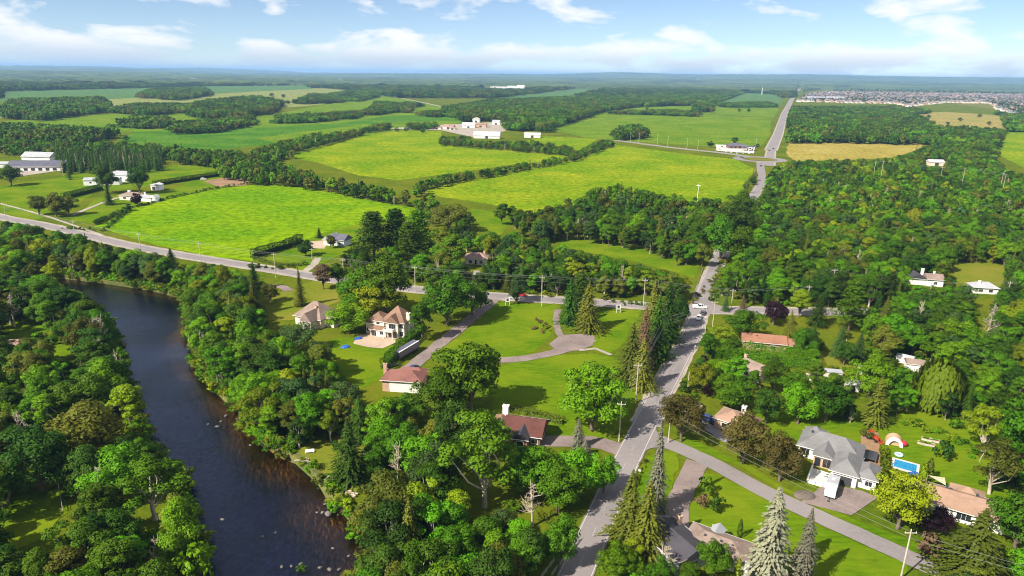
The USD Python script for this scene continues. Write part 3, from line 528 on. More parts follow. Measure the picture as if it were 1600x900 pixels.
# trees and shrubs one can single out: foot x, foot y, top y and width in the photograph
BY_HAND = [
    ('slim0', 'pale grey-green', 1022, 803, 657, 36, 'tall narrow pale grey-green spruce at the corner of the side street'),
    ('slim1', 'pale grey-green', 1196, 915, 762, 74, 'broad pale spruce at the lower edge, taller of the two on the lawn'),
    ('slim0', 'pale grey-green', 1250, 915, 796, 42, 'slim pale spruce casting its shadow over the lower lawn'),
    ('spruce0', 'olive green', 982, 842, 736, 70, 'yellowish green spruce beside the narrow end of the main road'),
    ('spruce1', 'olive green', 1008, 862, 752, 66, 'dense green spruce between the road end and the dark-roofed house'),
    ('round1', 'bright green', 925, 672, 571, 112, 'wide bright green maple on the open lawn beside the main road'),
    ('round2', 'brownish', 1064, 690, 614, 66, 'round olive-brown maple at the mouth of the side street'),
    ('round0', 'brownish', 1160, 724, 646, 76, 'dense brown-leaved tree before the small brown-roofed house'),
    ('round3', 'brownish', 1217, 752, 681, 60, 'brownish tree between the brown-roofed house and the grey-roofed house'),
    ('round1', 'yellow green', 1402, 826, 736, 86, 'yellow-green maple in front of the long tan-roofed bungalow'),
    ('round2', 'purple', 1456, 832, 796, 56, 'dark purple tree against the tan-roofed bungalow'),
    ('bush0', 'rusty', 1450, 874, 836, 50, 'rusty tan shrub at the street end below the purple tree'),
    ('spruce2', 'olive green', 1515, 905, 796, 104, 'broad olive conifer in front of the tan-roofed bungalow'),
    ('willow0', 'willow yellow', 1460, 640, 560, 70, 'large weeping willow with hanging yellow-green curtains'),
    ('spruce0', 'olive green', 1366, 662, 588, 48, 'greyish spruce on a ring of bare earth behind the grey-roofed house'),
    ('round3', 'bright green', 1246, 662, 604, 58, 'bright round tree on the lawn behind the brown-leaved tree'),
    ('round0', 'mid green', 1290, 658, 596, 72, 'broad green tree on the lawn behind the grey-roofed house'),
    ('round2', 'bright green', 1356, 620, 556, 62, 'bright green tree beside the small white shed'),
    ('round1', 'mid green', 1398, 616, 572, 54, 'green tree between the white shed and the weeping willow'),
    ('loose0', 'olive green', 1545, 772, 690, 76, 'spreading orchard tree with a pale short trunk on the back lawn'),
    ('bush1', 'dark green', 1472, 716, 690, 32, 'round dark shrub beside the raised vegetable beds'),
    ('spruce1', 'bluish green', 1310, 556, 508, 28, 'blue spruce with a rusty skirt, nearer the crossroads of two'),
    ('spruce2', 'bluish green', 1340, 562, 519, 26, 'blue spruce with a rusty skirt, farther from the crossroads of two'),
    ('round0', 'purple', 1208, 508, 469, 42, 'dark purple round tree just past the crossroads'),
    ('spruce0', 'dark green', 1277, 508, 458, 38, 'dark spruce standing beside the cross road past the purple tree'),
    ('pine0', 'mid green', 1326, 516, 448, 56, 'large layered pine beyond the purple tree'),
    ('bare0', 'mid green', 1538, 545, 474, 34, 'bare dead tree with one long broken limb in the woods'),
    ('spruce1', 'olive green', 985, 592, 506, 52, 'heavy spruce nearest the lawn maple in the roadside spruces'),
    ('spruce2', 'olive green', 1002, 606, 528, 46, 'stout spruce at the near end of the roadside spruces'),
    ('spruce0', 'rusty', 1004, 572, 482, 44, 'spruce with a rusty brown top among the roadside spruces'),
    ('spruce2', 'dark green', 1024, 560, 458, 52, 'tall dark spruce in the middle of the roadside spruces'),
    ('spruce1', 'dark green', 1040, 535, 442, 50, 'dark spruce at the crossroads end of the roadside spruces'),
    ('spruce0', 'olive green', 1018, 520, 438, 46, 'olive spruce on the lawn side of the roadside spruces'),
    ('round3', 'dark green', 1062, 512, 462, 40, 'dark leafy tree whose shade covers the crossroads'),
    ('spruce1', 'dark green', 890, 506, 434, 42, 'dark spruce beside the bend of the narrow lawn drive'),
    ('spruce2', 'olive green', 918, 516, 440, 46, 'spruce with low skirts on the lawn by the turning circle'),
    ('pine1', 'dark green', 905, 492, 428, 40, 'dark pine close to the cross road, behind the two lawn spruces'),
    ('round1', 'mid green', 699, 508, 428, 78, 'broad green maple with a clear trunk beside the long drive'),
    ('round2', 'mid green', 738, 492, 436, 56, 'green tree at the cross road end of the long drive'),
    ('tall1', 'mid green', 660, 532, 466, 42, 'upright green tree against the gable of the cream house'),
    ('round0', 'bright green', 566, 494, 420, 76, 'great bright green maple behind the cream house'),
    ('round3', 'mid green', 604, 490, 404, 86, 'great dark-shaded maple beside the cross road behind the cream house'),
    ('round2', 'yellow green', 585, 500, 436, 62, 'yellow-topped maple in front of the two great maples'),
    ('round1', 'bright green', 545, 522, 474, 58, 'bright low tree between the cream house and the brown-roofed house'),
    ('pine0', 'dark green', 585, 408, 332, 62, 'dark pine at the field edge of the pine clump'),
    ('pine1', 'dark green', 620, 404, 328, 60, 'tallest dark pine of the clump by the bean field'),
    ('pine0', 'mid green', 655, 410, 330, 58, 'green pine in the middle of the clump by the bean field'),
    ('pine1', 'mid green', 640, 418, 350, 52, 'lower green pine on the road side of the pine clump'),
    ('tall0', 'mid green', 706, 420, 362, 46, 'tall leafy tree beside the beige bungalow across the road'),
    ('round2', 'olive green', 700, 362, 318, 56, 'olive tree shading the grass strip beyond the pine clump'),
    ('loose0', 'mid green', 757, 792, 652, 128, 'tall tree with a pale forked trunk in the riverside wood'),
    ('loose1', 'bright green', 243, 812, 716, 104, 'leaning tree with bare pale stems over the water on the near bank'),
    ('tall0', 'yellow green', 206, 668, 598, 52, 'yellowish upright tree on the fenced bank beside the water'),
    ('round3', 'olive green', 158, 720, 628, 118, 'broad dull green tree above the fenced lawn'),
    ('round2', 'dark green', 66, 768, 668, 108, 'dark spreading tree behind the wooden rail fence'),
    ('bare1', 'mid green', 250, 896, 838, 40, 'bleached dead shrub-like tree at the near water edge'),
    ('bare2', 'mid green', 832, 822, 752, 56, 'bleached dead tree in the wood beside the main road'),
    ('bare0', 'mid green', 1036, 905, 852, 60, 'bare pale branches beside the dark-roofed house'),
    ('bare1', 'mid green', 622, 760, 690, 36, 'dead pale tree near the log stacks'),
    ('bush2', 'bright green', 312, 905, 852, 60, 'feathery bright shrub at the water edge'),
    ('spruce1', 'pale grey-green', 903, 700, 653, 26, 'small pale spruce beside the dark house with the white chimney'),
    ('spruce2', 'pale grey-green', 914, 712, 688, 26, 'short silvery spruce at the mouth of the dark drive'),
    ('bush0', 'mid green', 1105, 772, 746, 34, 'green shrub beside the wide drive on the corner lawn'),
    ('bush1', 'rusty', 1098, 792, 772, 24, 'rusty flowering shrub beside the wide drive'),
    ('bush2', 'dark green', 1118, 800, 776, 30, 'dark shrub nearest the dark-roofed house on the corner lawn'),
    ('column0', 'dark green', 1155, 840, 811, 8, 'thin dark columnar cedar on the lower lawn'),
    ('column0', 'yellow green', 1152, 905, 872, 12, 'yellowish columnar cedar in front of the dark-roofed house'),
    ('column0', 'olive green', 1449, 751, 716, 12, 'columnar cedar casting a slanted shadow on the back lawn'),
    ('column0', 'yellow green', 1441, 753, 722, 11, 'yellowish columnar cedar beside the shade sail'),
    ('round1', 'bright green', 1114, 898, 848, 54, 'bright compact tree in the yard of the dark-roofed house'),
    ('round3', 'bright green', 1130, 632, 588, 52, 'bright round tree behind the small brown-roofed house'),
    ('round0', 'mid green', 1150, 640, 594, 58, 'green tree touching the small brown-roofed house'),
    ('bush1', 'purple', 1097, 577, 556, 19, 'small purple shrub on the verge of the main road'),
    ('bush2', 'purple', 1105, 622, 601, 20, 'dark red shrub before the small brown-roofed house'),
    ('round1', 'dark green', 168, 302, 257, 36, 'large dark tree in front of the white farm sheds'),
    ('round2', 'dark green', 219, 302, 258, 36, 'large dark tree between the farm sheds and the white hut'),
    ('spruce0', 'dark green', 171, 320, 287, 18, 'dark spruce at the drive end of the long farm bungalow'),
    ('bush0', 'purple', 213, 321, 302, 24, 'purple round shrub in front of the long farm bungalow'),
    ('round0', 'olive green', 62, 336, 304, 34, 'willowy tree by the farm drive, nearest the road'),
    ('round3', 'olive green', 88, 338, 303, 34, 'willowy tree by the farm drive, middle of the three'),
    ('round1', 'olive green', 108, 336, 306, 30, 'willowy tree by the farm drive, nearest the bungalow'),
    ('round2', 'dark green', 18, 290, 258, 34, 'dark tree beside the slate-roofed barn'),
    ('spruce2', 'dark green', 499, 372, 355, 11, 'small dark spruce beside the pale roof at the field edge'),
    ('round0', 'olive green', 517, 388, 366, 18, 'sparse tree before the dark-roofed garage house'),
    ('round3', 'dark green', 478, 400, 376, 26, 'rounded dark tree beside the forecourt of the garage house'),
    ('bush1', 'dark green', 466, 392, 372, 26, 'dark shrub between the hedge and the forecourt'),
    ('spruce1', 'dark green', 269, 418, 388, 24, 'dark spruce on the riverside edge of the cross road'),
    ('spruce0', 'dark green', 398, 452, 410, 26, 'dark spruce by the river curve, nearest the cross road'),
    ('spruce0', 'olive green', 470, 478, 420, 22, 'thin spruce behind the brown-roofed house'),
    ('tall1', 'rusty', 505, 452, 408, 34, 'rusty-tinged tree beside the cross road above the brown-roofed house'),
    ('round2', 'bluish green', 466, 548, 506, 54, 'bluish green tree in front of the brown-roofed house'),
    ('spruce2', 'dark green', 548, 752, 655, 60, 'dark narrow tree by the log stacks with a tall bare stem'),
    ('loose2', 'yellow green', 517, 690, 640, 40, 'yellow-green tree over the sandy ring on the bank'),
    ('willow0', 'yellow green', 1428, 350, 324, 34, 'pale willow in the wood beyond the clearing'),
    ('spruce1', 'bluish green', 1133, 486, 460, 14, 'small blue spruce beside the crossroads'),
    ('spruce0', 'rusty', 1160, 482, 460, 12, 'thin rusty spruce beside the crossroads'),
    ('spruce1', 'olive green', 1232, 530, 485, 26, 'slender spruce beside the orange-roofed house'),
    ('round1', 'yellow green', 1124, 540, 508, 40, 'golden-green tree on the verge below the crossroads'),
    ('round3', 'mid green', 1126, 408, 338, 58, 'large tree leaning over the main road where it enters the wood'),
    ('round1', 'dark green', 1142, 384, 316, 60, 'large dark tree hiding the bend of the upper road'),
    ('round2', 'mid green', 1156, 350, 298, 46, 'tree on the verge where the upper road comes out of the wood'),
    ('round0', 'mid green', 1152, 412, 352, 52, 'tree on the inland verge where the road enters the wood'),
    ('round0', 'bright green', 735, 645, 530, 112, 'great bright maple beside the red-roofed brick house and the drive'),
    ('round2', 'mid green', 690, 662, 580, 84, 'broad green tree before the red-roofed brick house'),
    ('round1', 'mid green', 640, 655, 616, 50, 'low round tree under the front wall of the red-roofed brick house'),
    ('round3', 'mid green', 1585, 862, 766, 84, 'large green tree at the photograph edge past the tan-roofed bungalow'),
    ('round1', 'bright green', 1592, 745, 618, 96, 'large bright tree at the photograph edge above the back lawn'),
    ('round4', 'yellow green', 1535, 705, 632, 70, 'yellow-green open tree behind the raised beds'),
    ('round2', 'bright green', 1030, 918, 874, 44, 'low bright tree before the dark roof'),
    ('round0', 'mid green', 1076, 915, 880, 40, 'low green tree against the end of the dark roof'),
    ('round3', 'mid green', 874, 890, 806, 58, 'full green tree at the river end of the bridge railing'),
    ('round1', 'mid green', 766, 716, 652, 54, 'green tree shading the dark house with the square white chimney'),
    ('tall2', 'bright green', 1147, 606, 552, 44, 'bright tree against the end of the grey-brown roofed house'),
    ('round0', 'mid green', 1206, 614, 560, 46, 'green tree between the grey-brown roofed house and the pale lean-to'),
    ('round3', 'bright green', 1240, 626, 580, 50, 'bright tree in front of the small orange-roofed hut'),
    ('round2', 'mid green', 1300, 622, 582, 42, 'round green tree beside the small white shed wall'),
    ('round1', 'dark green', 1196, 662, 606, 48, 'dark tree on the lawn edge behind the first brown-leaved tree'),
    ('tall1', 'mid green', 1272, 604, 562, 34, 'upright tree beside the pale flat-topped lean-to'),
    ('round1', 'bright green', 905, 775, 704, 74, 'bright leafy tree between the dark drive and the main road'),
    ('round3', 'bright green', 943, 770, 716, 48, 'bright small tree leaning towards the main road below the dark drive'),
    ('round0', 'mid green', 872, 800, 722, 76, 'wide green tree at the wood edge below the dark drive'),
    ('round2', 'bright green', 960, 905, 852, 52, 'bright low tree between the road end and the bare pale branches'),
    ('round1', 'bright green', 985, 905, 866, 40, 'low bright tree beside the bare pale branches'),
    ('round2', 'mid green', 1160, 532, 482, 56, 'full green tree beside the orange-roofed house'),
]
for sh, colr, px, by, ty, w, lab in BY_HAND:
    b, h, mpp = height_of(px, by, ty); plant(sh, colr, b[:2], h, max(.4, w * mpp / 2), lab)
HAND = list(PLANTS)
CROWNS = [[(px + w * .36 * math.cos(a), (by * .42 + ty * .58) + (by - ty) * .36 * math.sin(a)) for a in np.linspace(0, 6.283, 12)] for sh, _, px, by, ty, w, _ in BY_HAND if sh[:5] not in ('bush0', 'bush1', 'bush2')]

# ---- where other plants may stand: their crowns must not hide what the photograph shows
LAWN_SEEN = [px for i, (px, _) in enumerate(LAWNS) if i not in (9, 15, 18, 20, 4)] + [
    [(1180, 650), (1215, 640), (1222, 665), (1200, 690)], [(1300, 665), (1335, 655), (1345, 680), (1310, 690)], [(1390, 640), (1440, 632), (1480, 655), (1540, 720), (1560, 780), (1500, 785), (1420, 735), (1390, 690)],
    [(0, 792), (50, 764), (104, 752), (112, 812), (70, 852), (0, 860)], [(455, 700), (480, 690), (500, 695), (520, 770), (505, 770), (470, 724)], [(790, 585), (850, 558), (985, 562), (960, 580), (860, 600), (865, 680), (790, 640)]]
KEEP = LAWN_SEEN + [[(540, 312), (640, 320), (656, 328), (600, 334), (560, 334)],
    list(Polygon(RIVER_PX).buffer(-7).exterior.coords),
    [(1068, 472), (1116, 402), (1136, 402), (1110, 474), (1106, 500), (1088, 545), (1068, 590), (1052, 615), (1030, 660), (1020, 690), (990, 745), (950, 800), (935, 800), (930, 790), (962, 722), (985, 672), (1015, 612), (1032, 582), (1050, 552), (1066, 515)],
    [(870, 905), (905, 850), (925, 815), (935, 830), (918, 870), (912, 905)],
    [(0, 335), (60, 347), (220, 384), (330, 405), (430, 418), (480, 425), (480, 440), (430, 432), (330, 415), (220, 394), (60, 356), (0, 345)], [(635, 440), (665, 445), (665, 462), (635, 458)], [(770, 455), (870, 463), (870, 478), (770, 470)], [(930, 466), (1000, 470), (1000, 482), (930, 478)], [(1100, 470), (1170, 472), (1170, 486), (1100, 490)],
    [(1048, 695), (1090, 712), (1160, 745), (1300, 812), (1440, 872), (1420, 882), (1290, 826), (1150, 760), (1050, 712)],
    [(1060, 720), (1095, 730), (1075, 815), (1050, 805)],
    [(460, 500), (480, 460), (520, 470), (520, 495), (505, 515)], [(560, 545), (566, 500), (625, 472), (645, 490), (645, 545), (600, 548)], [(593, 575), (640, 570), (642, 612), (595, 617)],
    [(610, 575), (700, 530), (780, 470), (800, 470), (735, 520), (650, 572)], [(600, 575), (650, 520), (675, 525), (620, 580)],
    [(780, 690), (785, 640), (850, 650), (880, 690), (860, 705)],
    [(1245, 770), (1245, 665), (1300, 660), (1375, 690), (1378, 790), (1250, 790)], [(1385, 745), (1385, 672), (1420, 672), (1440, 745)], [(1440, 760), (1560, 775), (1560, 815), (1470, 800)],
    [(1030, 870), (1030, 815), (1080, 818), (1175, 850), (1180, 895), (1110, 850), (1080, 885)],
    [(1090, 665), (1120, 635), (1165, 650), (1150, 672)], [(1164, 562), (1182, 560), (1190, 580), (1176, 580)], [(1158, 522), (1245, 531), (1245, 550), (1158, 543)], [(1105, 546), (1200, 550), (1278, 564), (1278, 588), (1200, 580), (1105, 575)], [(1320, 594), (1340, 594), (1340, 612), (1320, 612)], [(1396, 550), (1436, 562), (1436, 580), (1396, 575)],
    [(1420, 425), (1470, 430), (1472, 450), (1420, 445)], [(1515, 440), (1560, 440), (1560, 462), (1515, 460)], [(725, 390), (765, 390), (765, 415), (725, 415)], [(500, 355), (558, 360), (558, 388), (500, 384)], [(1036, 338), (1060, 342), (1060, 349), (1036, 347)],
    [(1170, 318), (1165, 310), (1190, 268), (1180, 250), (1120, 228), (1205, 228), (1215, 205), (1250, 130), (1258, 130), (1230, 190), (1220, 235), (1222, 250), (1200, 275), (1195, 300), (1178, 318)], [(1445, 246), (1482, 246), (1482, 262), (1445, 262)],
    [(960, 216), (1190, 240), (1180, 255), (960, 226)], [(680, 186), (790, 186), (790, 212), (680, 212)], [(735, 200), (850, 200), (850, 220), (735, 220)], [(0, 238), (70, 238), (110, 275), (0, 275)], [(110, 262), (270, 262), (270, 325), (150, 325), (110, 300)],
    [(0, 534), (20, 534), (20, 556), (0, 556)], [(0, 670), (10, 670), (10, 716), (0, 716)], [(880, 830), (910, 840), (890, 905), (860, 905)],
    [(1230, 155), (1600, 138), (1600, 175), (1480, 180), (1420, 168), (1240, 168)],
]
KEEP_U = unary_union([Polygon(k).buffer(0).buffer(-1.5) for k in KEEP + CROWNS]).buffer(0)
shapely.prepare(KEEP_U)
FIELD_U = unary_union([Polygon(k).buffer(0).buffer(-1.5) for k, _ in FIELDS]).buffer(0)
shapely.prepare(FIELD_U)
SOLID = unary_union([paved.buffer(2.5), ribbon(main_up[2:], 46), bank_top.buffer(-1.5)] + [ribbon(l, w).buffer(1.5) for _, l, w, _ in DRIVES])
shapely.prepare(SOLID)
def spots(zone, step, h, rng, r_k=.38, at=.62, belt=0):
    """Places in the world whose crowns fill the photograph's outline zone without hiding what KEEP names. Returns x, y, h, r."""
    zp = Polygon(zone).buffer(0); shapely.prepare(zp)
    c = np.array([G(x, max(y, 126 + (x - 800) * .0145), h * at)[:2] for x, y in zone]); lo, hi = c.min(0) - 10, c.max(0) + 10
    nx, ny = int((hi[0] - lo[0]) / step) + 1, int((hi[1] - lo[1]) / (step * .87)) + 1
    X, Y = np.meshgrid(np.arange(nx), np.arange(ny)); X = lo[0] + (X + .5 * (Y % 2)) * step; Y = lo[1] + Y * step * .87
    p = np.stack([X.ravel(), Y.ravel()], 1); p = p + rng.uniform(-.38, .38, p.shape) * step
    hh = h * rng.uniform(.72, 1.28, len(p)); rr = hh * r_k * rng.uniform(.85, 1.15, len(p))
    ok = np.ones(len(p), bool)
    q = proj(np.c_[p, hh * at]); ok &= (q[:, 2] > 5) & shapely.contains_xy(zp, q[:, 0], q[:, 1])
    p, hh, rr = p[ok], hh[ok], rr[ok]
    ok = ~shapely.contains_xy(SOLID, p[:, 0], p[:, 1])
    for dx, dz in ((0, .95), (-.7, .6), (.7, .6), (0, .35), (-.4, .85), (.4, .85)):
        q = proj(np.c_[p[:, 0] + dx * rr, p[:, 1], hh * dz]); ok &= ~shapely.contains_xy(KEEP_U, q[:, 0], q[:, 1])
        if not belt: ok &= ~shapely.contains_xy(FIELD_U, q[:, 0], q[:, 1])
    if belt == 1: q = proj(np.c_[p, hh * 0 + .5]); ok &= ~shapely.contains_xy(FIELD_U, q[:, 0], q[:, 1])
    p, hh, rr = p[ok], hh[ok], rr[ok]
    if len(p) and HAND:
        hd = np.array(HAND); d = np.hypot(p[:, None, 0] - hd[None, :, 0], p[:, None, 1] - hd[None, :, 1]); ok = (d > (hd[None, :, 3] * .75 + rr[:, None] * .35)).all(1); p, hh, rr = p[ok], hh[ok], rr[ok]
    return [(float(a), float(b), float(c), float(d)) for (a, b), c, d in zip(p, hh, rr)]
MIX = {'river': ['mid green', 'mid green', 'bright green', 'dark green', 'olive green', 'mid green', 'dark green', 'bright green'],
       'wood': ['mid green', 'bright green', 'dark green', 'mid green', 'olive green', 'bright green', 'mid green', 'bright green', 'yellow green', 'dark green', 'bluish green', 'bright green'],
       'shade': ['dark green', 'mid green', 'mid green', 'bluish green', 'mid green', 'bright green', 'olive green'],
       'belt': ['mid green', 'dark green', 'mid green', 'bright green', 'olive green']}
WOODS = [   # name, outline, spacing, height, tints, shapes
    ('far bank wood', [(0, 345), (60, 352), (120, 372), (190, 386), (250, 405), (330, 418), (395, 418), (430, 440), (470, 470), (450, 505), (400, 500), (330, 505), (294, 500), (290, 468), (210, 446), (120, 435), (60, 428), (0, 425)], 6.2, 10.5, 'wood', 'round tall'),
    ('near bank wood', [(-60, 425), (60, 440), (100, 455), (150, 478), (192, 505), (208, 560), (235, 625), (238, 665), (262, 690), (310, 735), (325, 800), (340, 860), (345, 960), (-60, 960)], 5.9, 11.0, 'river', 'round round tall loose'),
    ('riverside wood', [(294, 500), (400, 470), (450, 495), (520, 520), (540, 565), (600, 620), (650, 615), (680, 580), (720, 530), (790, 560), (785, 620), (780, 650), (800, 695), (860, 700), (950, 715), (945, 760), (925, 800), (880, 850), (850, 960), (560, 960), (590, 880), (560, 800), (600, 740), (560, 690), (500, 660), (450, 680), (400, 680), (330, 595)], 5.5, 11.5, 'wood', 'round round tall loose'),
    ('roadside belt', [(500, 430), (560, 380), (580, 340), (660, 330), (720, 345), (740, 375), (800, 370), (860, 385), (960, 395), (1060, 430), (1085, 440), (1060, 465), (900, 462), (780, 452), (650, 440), (560, 470)], 6.2, 9.5, 'wood', 'round tall round'),
    ('garden trees', [(1100, 505), (1300, 530), (1450, 560), (1600, 560), (1660, 960), (1560, 960), (1480, 890), (1560, 800), (1450, 660), (1300, 640), (1150, 640), (1090, 600)], 5.8, 8.0, 'wood', 'round round tall'),
    ('low yard trees', [(920, 860), (1000, 850), (1030, 890), (1200, 880), (1200, 960), (915, 960)], 5.5, 6.0, 'wood', 'round tall'),
    ('wood past the crossroads', [(1118, 400), (1150, 360), (1175, 320), (1210, 270), (1232, 254), (1330, 249), (1345, 234), (1430, 230), (1500, 235), (1545, 242), (1575, 270), (1625, 288), (1720, 300), (1720, 560), (1600, 580), (1480, 560), (1400, 540), (1330, 510), (1260, 475), (1170, 468), (1125, 450)], 6.6, 10.0, 'wood', 'round tall round'),
    ('wood around the hidden house', [(690, 330), (760, 325), (830, 335), (900, 318), (940, 296), (1000, 296), (1040, 310), (1110, 318), (1140, 320), (1165, 300), (1180, 270), (1186, 275), (1170, 320), (1130, 370), (1115, 400), (1080, 402), (1000, 378), (900, 362), (830, 362), (780, 345), (700, 345)], 7.0, 10.5, 'shade', 'round tall round'),
    ('thick belt beyond the bean field', [(300, 245), (390, 250), (450, 262), (500, 278), (560, 290), (640, 305), (700, 322), (735, 345), (690, 350), (640, 335), (560, 318), (480, 300), (400, 285), (350, 270)], 7.5, 9.5, 'belt', 'round tall'),
    ('belt above the hay field', [(360, 250), (430, 225), (500, 208), (560, 196), (572, 206), (500, 228), (440, 243), (400, 258)], 7.5, 9.0, 'belt', 'round'),
    ('belt between the hay fields', [(640, 290), (700, 273), (760, 266), (830, 255), (890, 243), (935, 222), (955, 218), (958, 226), (900, 250), (830, 265), (760, 276), (700, 290), (650, 298)], 7.0, 7.0, 'belt', 'round'),
    ('belt below the barns', [(680, 208), (740, 205), (745, 215), (830, 220), (900, 232), (890, 241), (800, 236), (740, 228), (685, 226)], 8.0, 7.5, 'belt', 'round'),
    ('dark windbreak', [(85, 240), (160, 236), (250, 232), (258, 250), (200, 262), (120, 268), (86, 275)], 6.0, 12.0, 'shade', 'spruce'),
    ('trees behind the barns', [(0, 215), (90, 218), (180, 222), (260, 228), (310, 235), (380, 238), (370, 255), (300, 252), (250, 240), (100, 236), (0, 245)], 9.0, 9.0, 'belt', 'round'),
    ('wood beside the narrow road end', [(780, 700), (860, 700), (960, 735), (945, 775), (925, 810), (905, 840), (870, 900), (820, 900)], 5.2, 11.0, 'river', 'round tall'),
    ('roadside trees by the upper road', [(1120, 405), (1135, 370), (1160, 325), (1175, 290), (1188, 268), (1180, 262), (1165, 290), (1140, 325), (1110, 380)], 8.0, 9.0, 'shade', 'round tall'),
]
FAR_WOODS = [
    ([(700, 176), (760, 158), (900, 152), (1000, 150), (1100, 148), (1160, 145), (1110, 162), (1000, 164), (940, 172), (858, 198), (800, 200), (740, 190)], 9),
    ([(560, 176), (640, 160), (660, 163), (590, 178)], 7), ([(640, 197), (700, 190), (712, 194), (660, 200)], 6), ([(690, 168), (750, 160), (770, 166), (720, 174)], 8), ([(500, 150), (560, 140), (620, 143), (560, 150)], 8),
    ([(740, 190), (860, 196), (850, 214), (780, 206)], 8),
    ([(1232, 172), (1250, 163), (1400, 163), (1418, 176), (1450, 195), (1465, 220), (1340, 218), (1230, 218), (1222, 190)], 9),
    ([(1418, 170), (1480, 161), (1550, 162), (1566, 178), (1480, 174), (1425, 176)], 9),
    ([(1460, 200), (1560, 205), (1545, 240), (1500, 234), (1460, 222)], 8), ([(1570, 180), (1700, 178), (1700, 205), (1580, 202)], 8),
    ([(215, 150), (240, 139), (320, 138), (330, 147), (280, 154)], 10), ([(0, 180), (20, 158), (160, 154), (170, 170), (60, 184)], 10),
    ([(170, 172), (220, 163), (300, 164), (300, 172), (220, 178)], 8), ([(298, 178), (310, 160), (400, 152), (440, 160), (430, 172), (350, 184)], 10),
    ([(460, 160), (490, 148), (535, 150), (535, 158)], 9), ([(535, 156), (580, 146), (592, 150), (560, 157)], 7), ([(578, 172), (588, 160), (645, 166), (640, 174)], 8), ([(655, 176), (712, 172), (712, 180), (660, 180)], 7),
    ([(180, 196), (200, 186), (265, 186), (262, 196)], 8), ([(270, 205), (285, 193), (390, 183), (395, 192), (330, 204)], 7), ([(430, 190), (440, 181), (560, 174), (562, 181), (480, 190)], 6), ([(565, 206), (600, 194), (602, 200)], 6),
    ([(0, 215), (20, 196), (180, 208), (120, 222)], 9), ([(950, 176), (1050, 172), (1090, 175), (1090, 180), (1000, 177)], 6), ([(1085, 172), (1090, 160), (1112, 162), (1110, 173)], 9), ([(1120, 162), (1200, 160), (1215, 166), (1130, 166)], 7),
    ([(1205, 235), (1198, 222), (1212, 190), (1226, 160), (1236, 150), (1224, 185), (1214, 210)], 8), ([(1222, 236), (1232, 200), (1245, 165), (1250, 160), (1246, 180), (1236, 212)], 8), ([(970, 212), (975, 200), (1002, 200), (1002, 212)], 9),
]
rng = np.random.default_rng(2024); cand, rest = [], []
for wi, (wn, zone, step, h, mix, shapes) in enumerate(WOODS):
    for (x, y, hh, rr) in spots(zone, step, h, rng, .42 if 'spruce' not in shapes else .2, belt=int(mix in ('belt', 'shade'))):
        sh = str(rng.choice(shapes.split())); colr = str(rng.choice(MIX[mix])) if sh != 'spruce' else 'dark green'
        u = rng.random()
        if u < .07 and sh != 'spruce' and wn != 'near bank wood': sh, colr, rr = 'spruce', str(rng.choice(['dark green', 'olive green'])), rr * .62; hh *= 1.25
        elif u < .085: sh, colr, rr = 'bare', 'mid green', rr * .6
        if sh == 'tall': rr *= .85; hh *= 1.12
        cand.append((proj((x, y, hh))[2], wi, x, y, hh, rr, sh, colr))
cand.sort()
LANDMARKS = [('the cream hipped-roof house', 600, 525), ('the red-roofed brick house', 625, 605), ('the white-chimneyed house', 812, 690), ('the grey-roofed house', 1310, 740), ('the long tan-roofed bungalow', 1500, 800), ('the river bend by the road', 290, 478),
    ('the rail-fenced lawn', 60, 800), ('the river rocks', 350, 655), ('the log stacks', 525, 755), ('the crossroads', 1090, 480), ('the weeping willow', 1458, 640), ('the turning circle', 890, 540), ('the long clipped hedge', 630, 560), ('the purple tree', 1207, 507),
    ('the white-walled bungalow', 1445, 450), ('the grey cottage', 1538, 460), ('the small brown-roofed house', 1130, 672), ('the orange-roofed house', 1195, 545), ('the narrow pale spruce', 1022, 805), ('the dark-roofed house', 1060, 880), ('the bridge railing', 885, 880),
    ('the leaning bank tree', 240, 815), ('the taupe-roofed house', 488, 515), ('the beige bungalow', 742, 415), ('the garage house', 525, 390), ('the red car', 812, 465), ('the broken dead tree', 1538, 545), ('the white bench', 484, 710), ('the swimming pool', 1410, 730),
    ('the two blue spruces', 1325, 562), ('the white shed', 1330, 612), ('the pale forked trunk', 757, 792), ('the yellowish bank tree', 206, 668), ('the red-roofed cabin', 5, 560), ('the black-roofed barn', 0, 720), ('the upper river reach', 130, 455),
    ('the side street end', 1430, 870), ('the water edge shrub', 312, 905), ('the lawn maple', 925, 672), ('the pine clump', 620, 410), ('the roadside spruces', 1010, 570), ('the upper road', 1125, 400), ('the hilltop clearing', 1520, 430), ('the dead roadside tree', 832, 822), ('the orchard tree', 1545, 772),
    ('the thin rusty spruce', 1160, 482), ('the riverside spruce', 269, 418), ('the sandy ring', 517, 690), ('the rusty tree', 505, 452), ('the dull green tree', 158, 720)]
LM = np.array([G(x, y)[:2] for _, x, y in LANDMARKS])
ORD = ['', 'second', 'third', 'fourth', 'fifth', 'sixth', 'seventh', 'eighth', 'ninth', 'tenth', 'eleventh', 'twelfth', 'thirteenth', 'fourteenth', 'fifteenth', 'sixteenth', 'seventeenth', 'eighteenth']
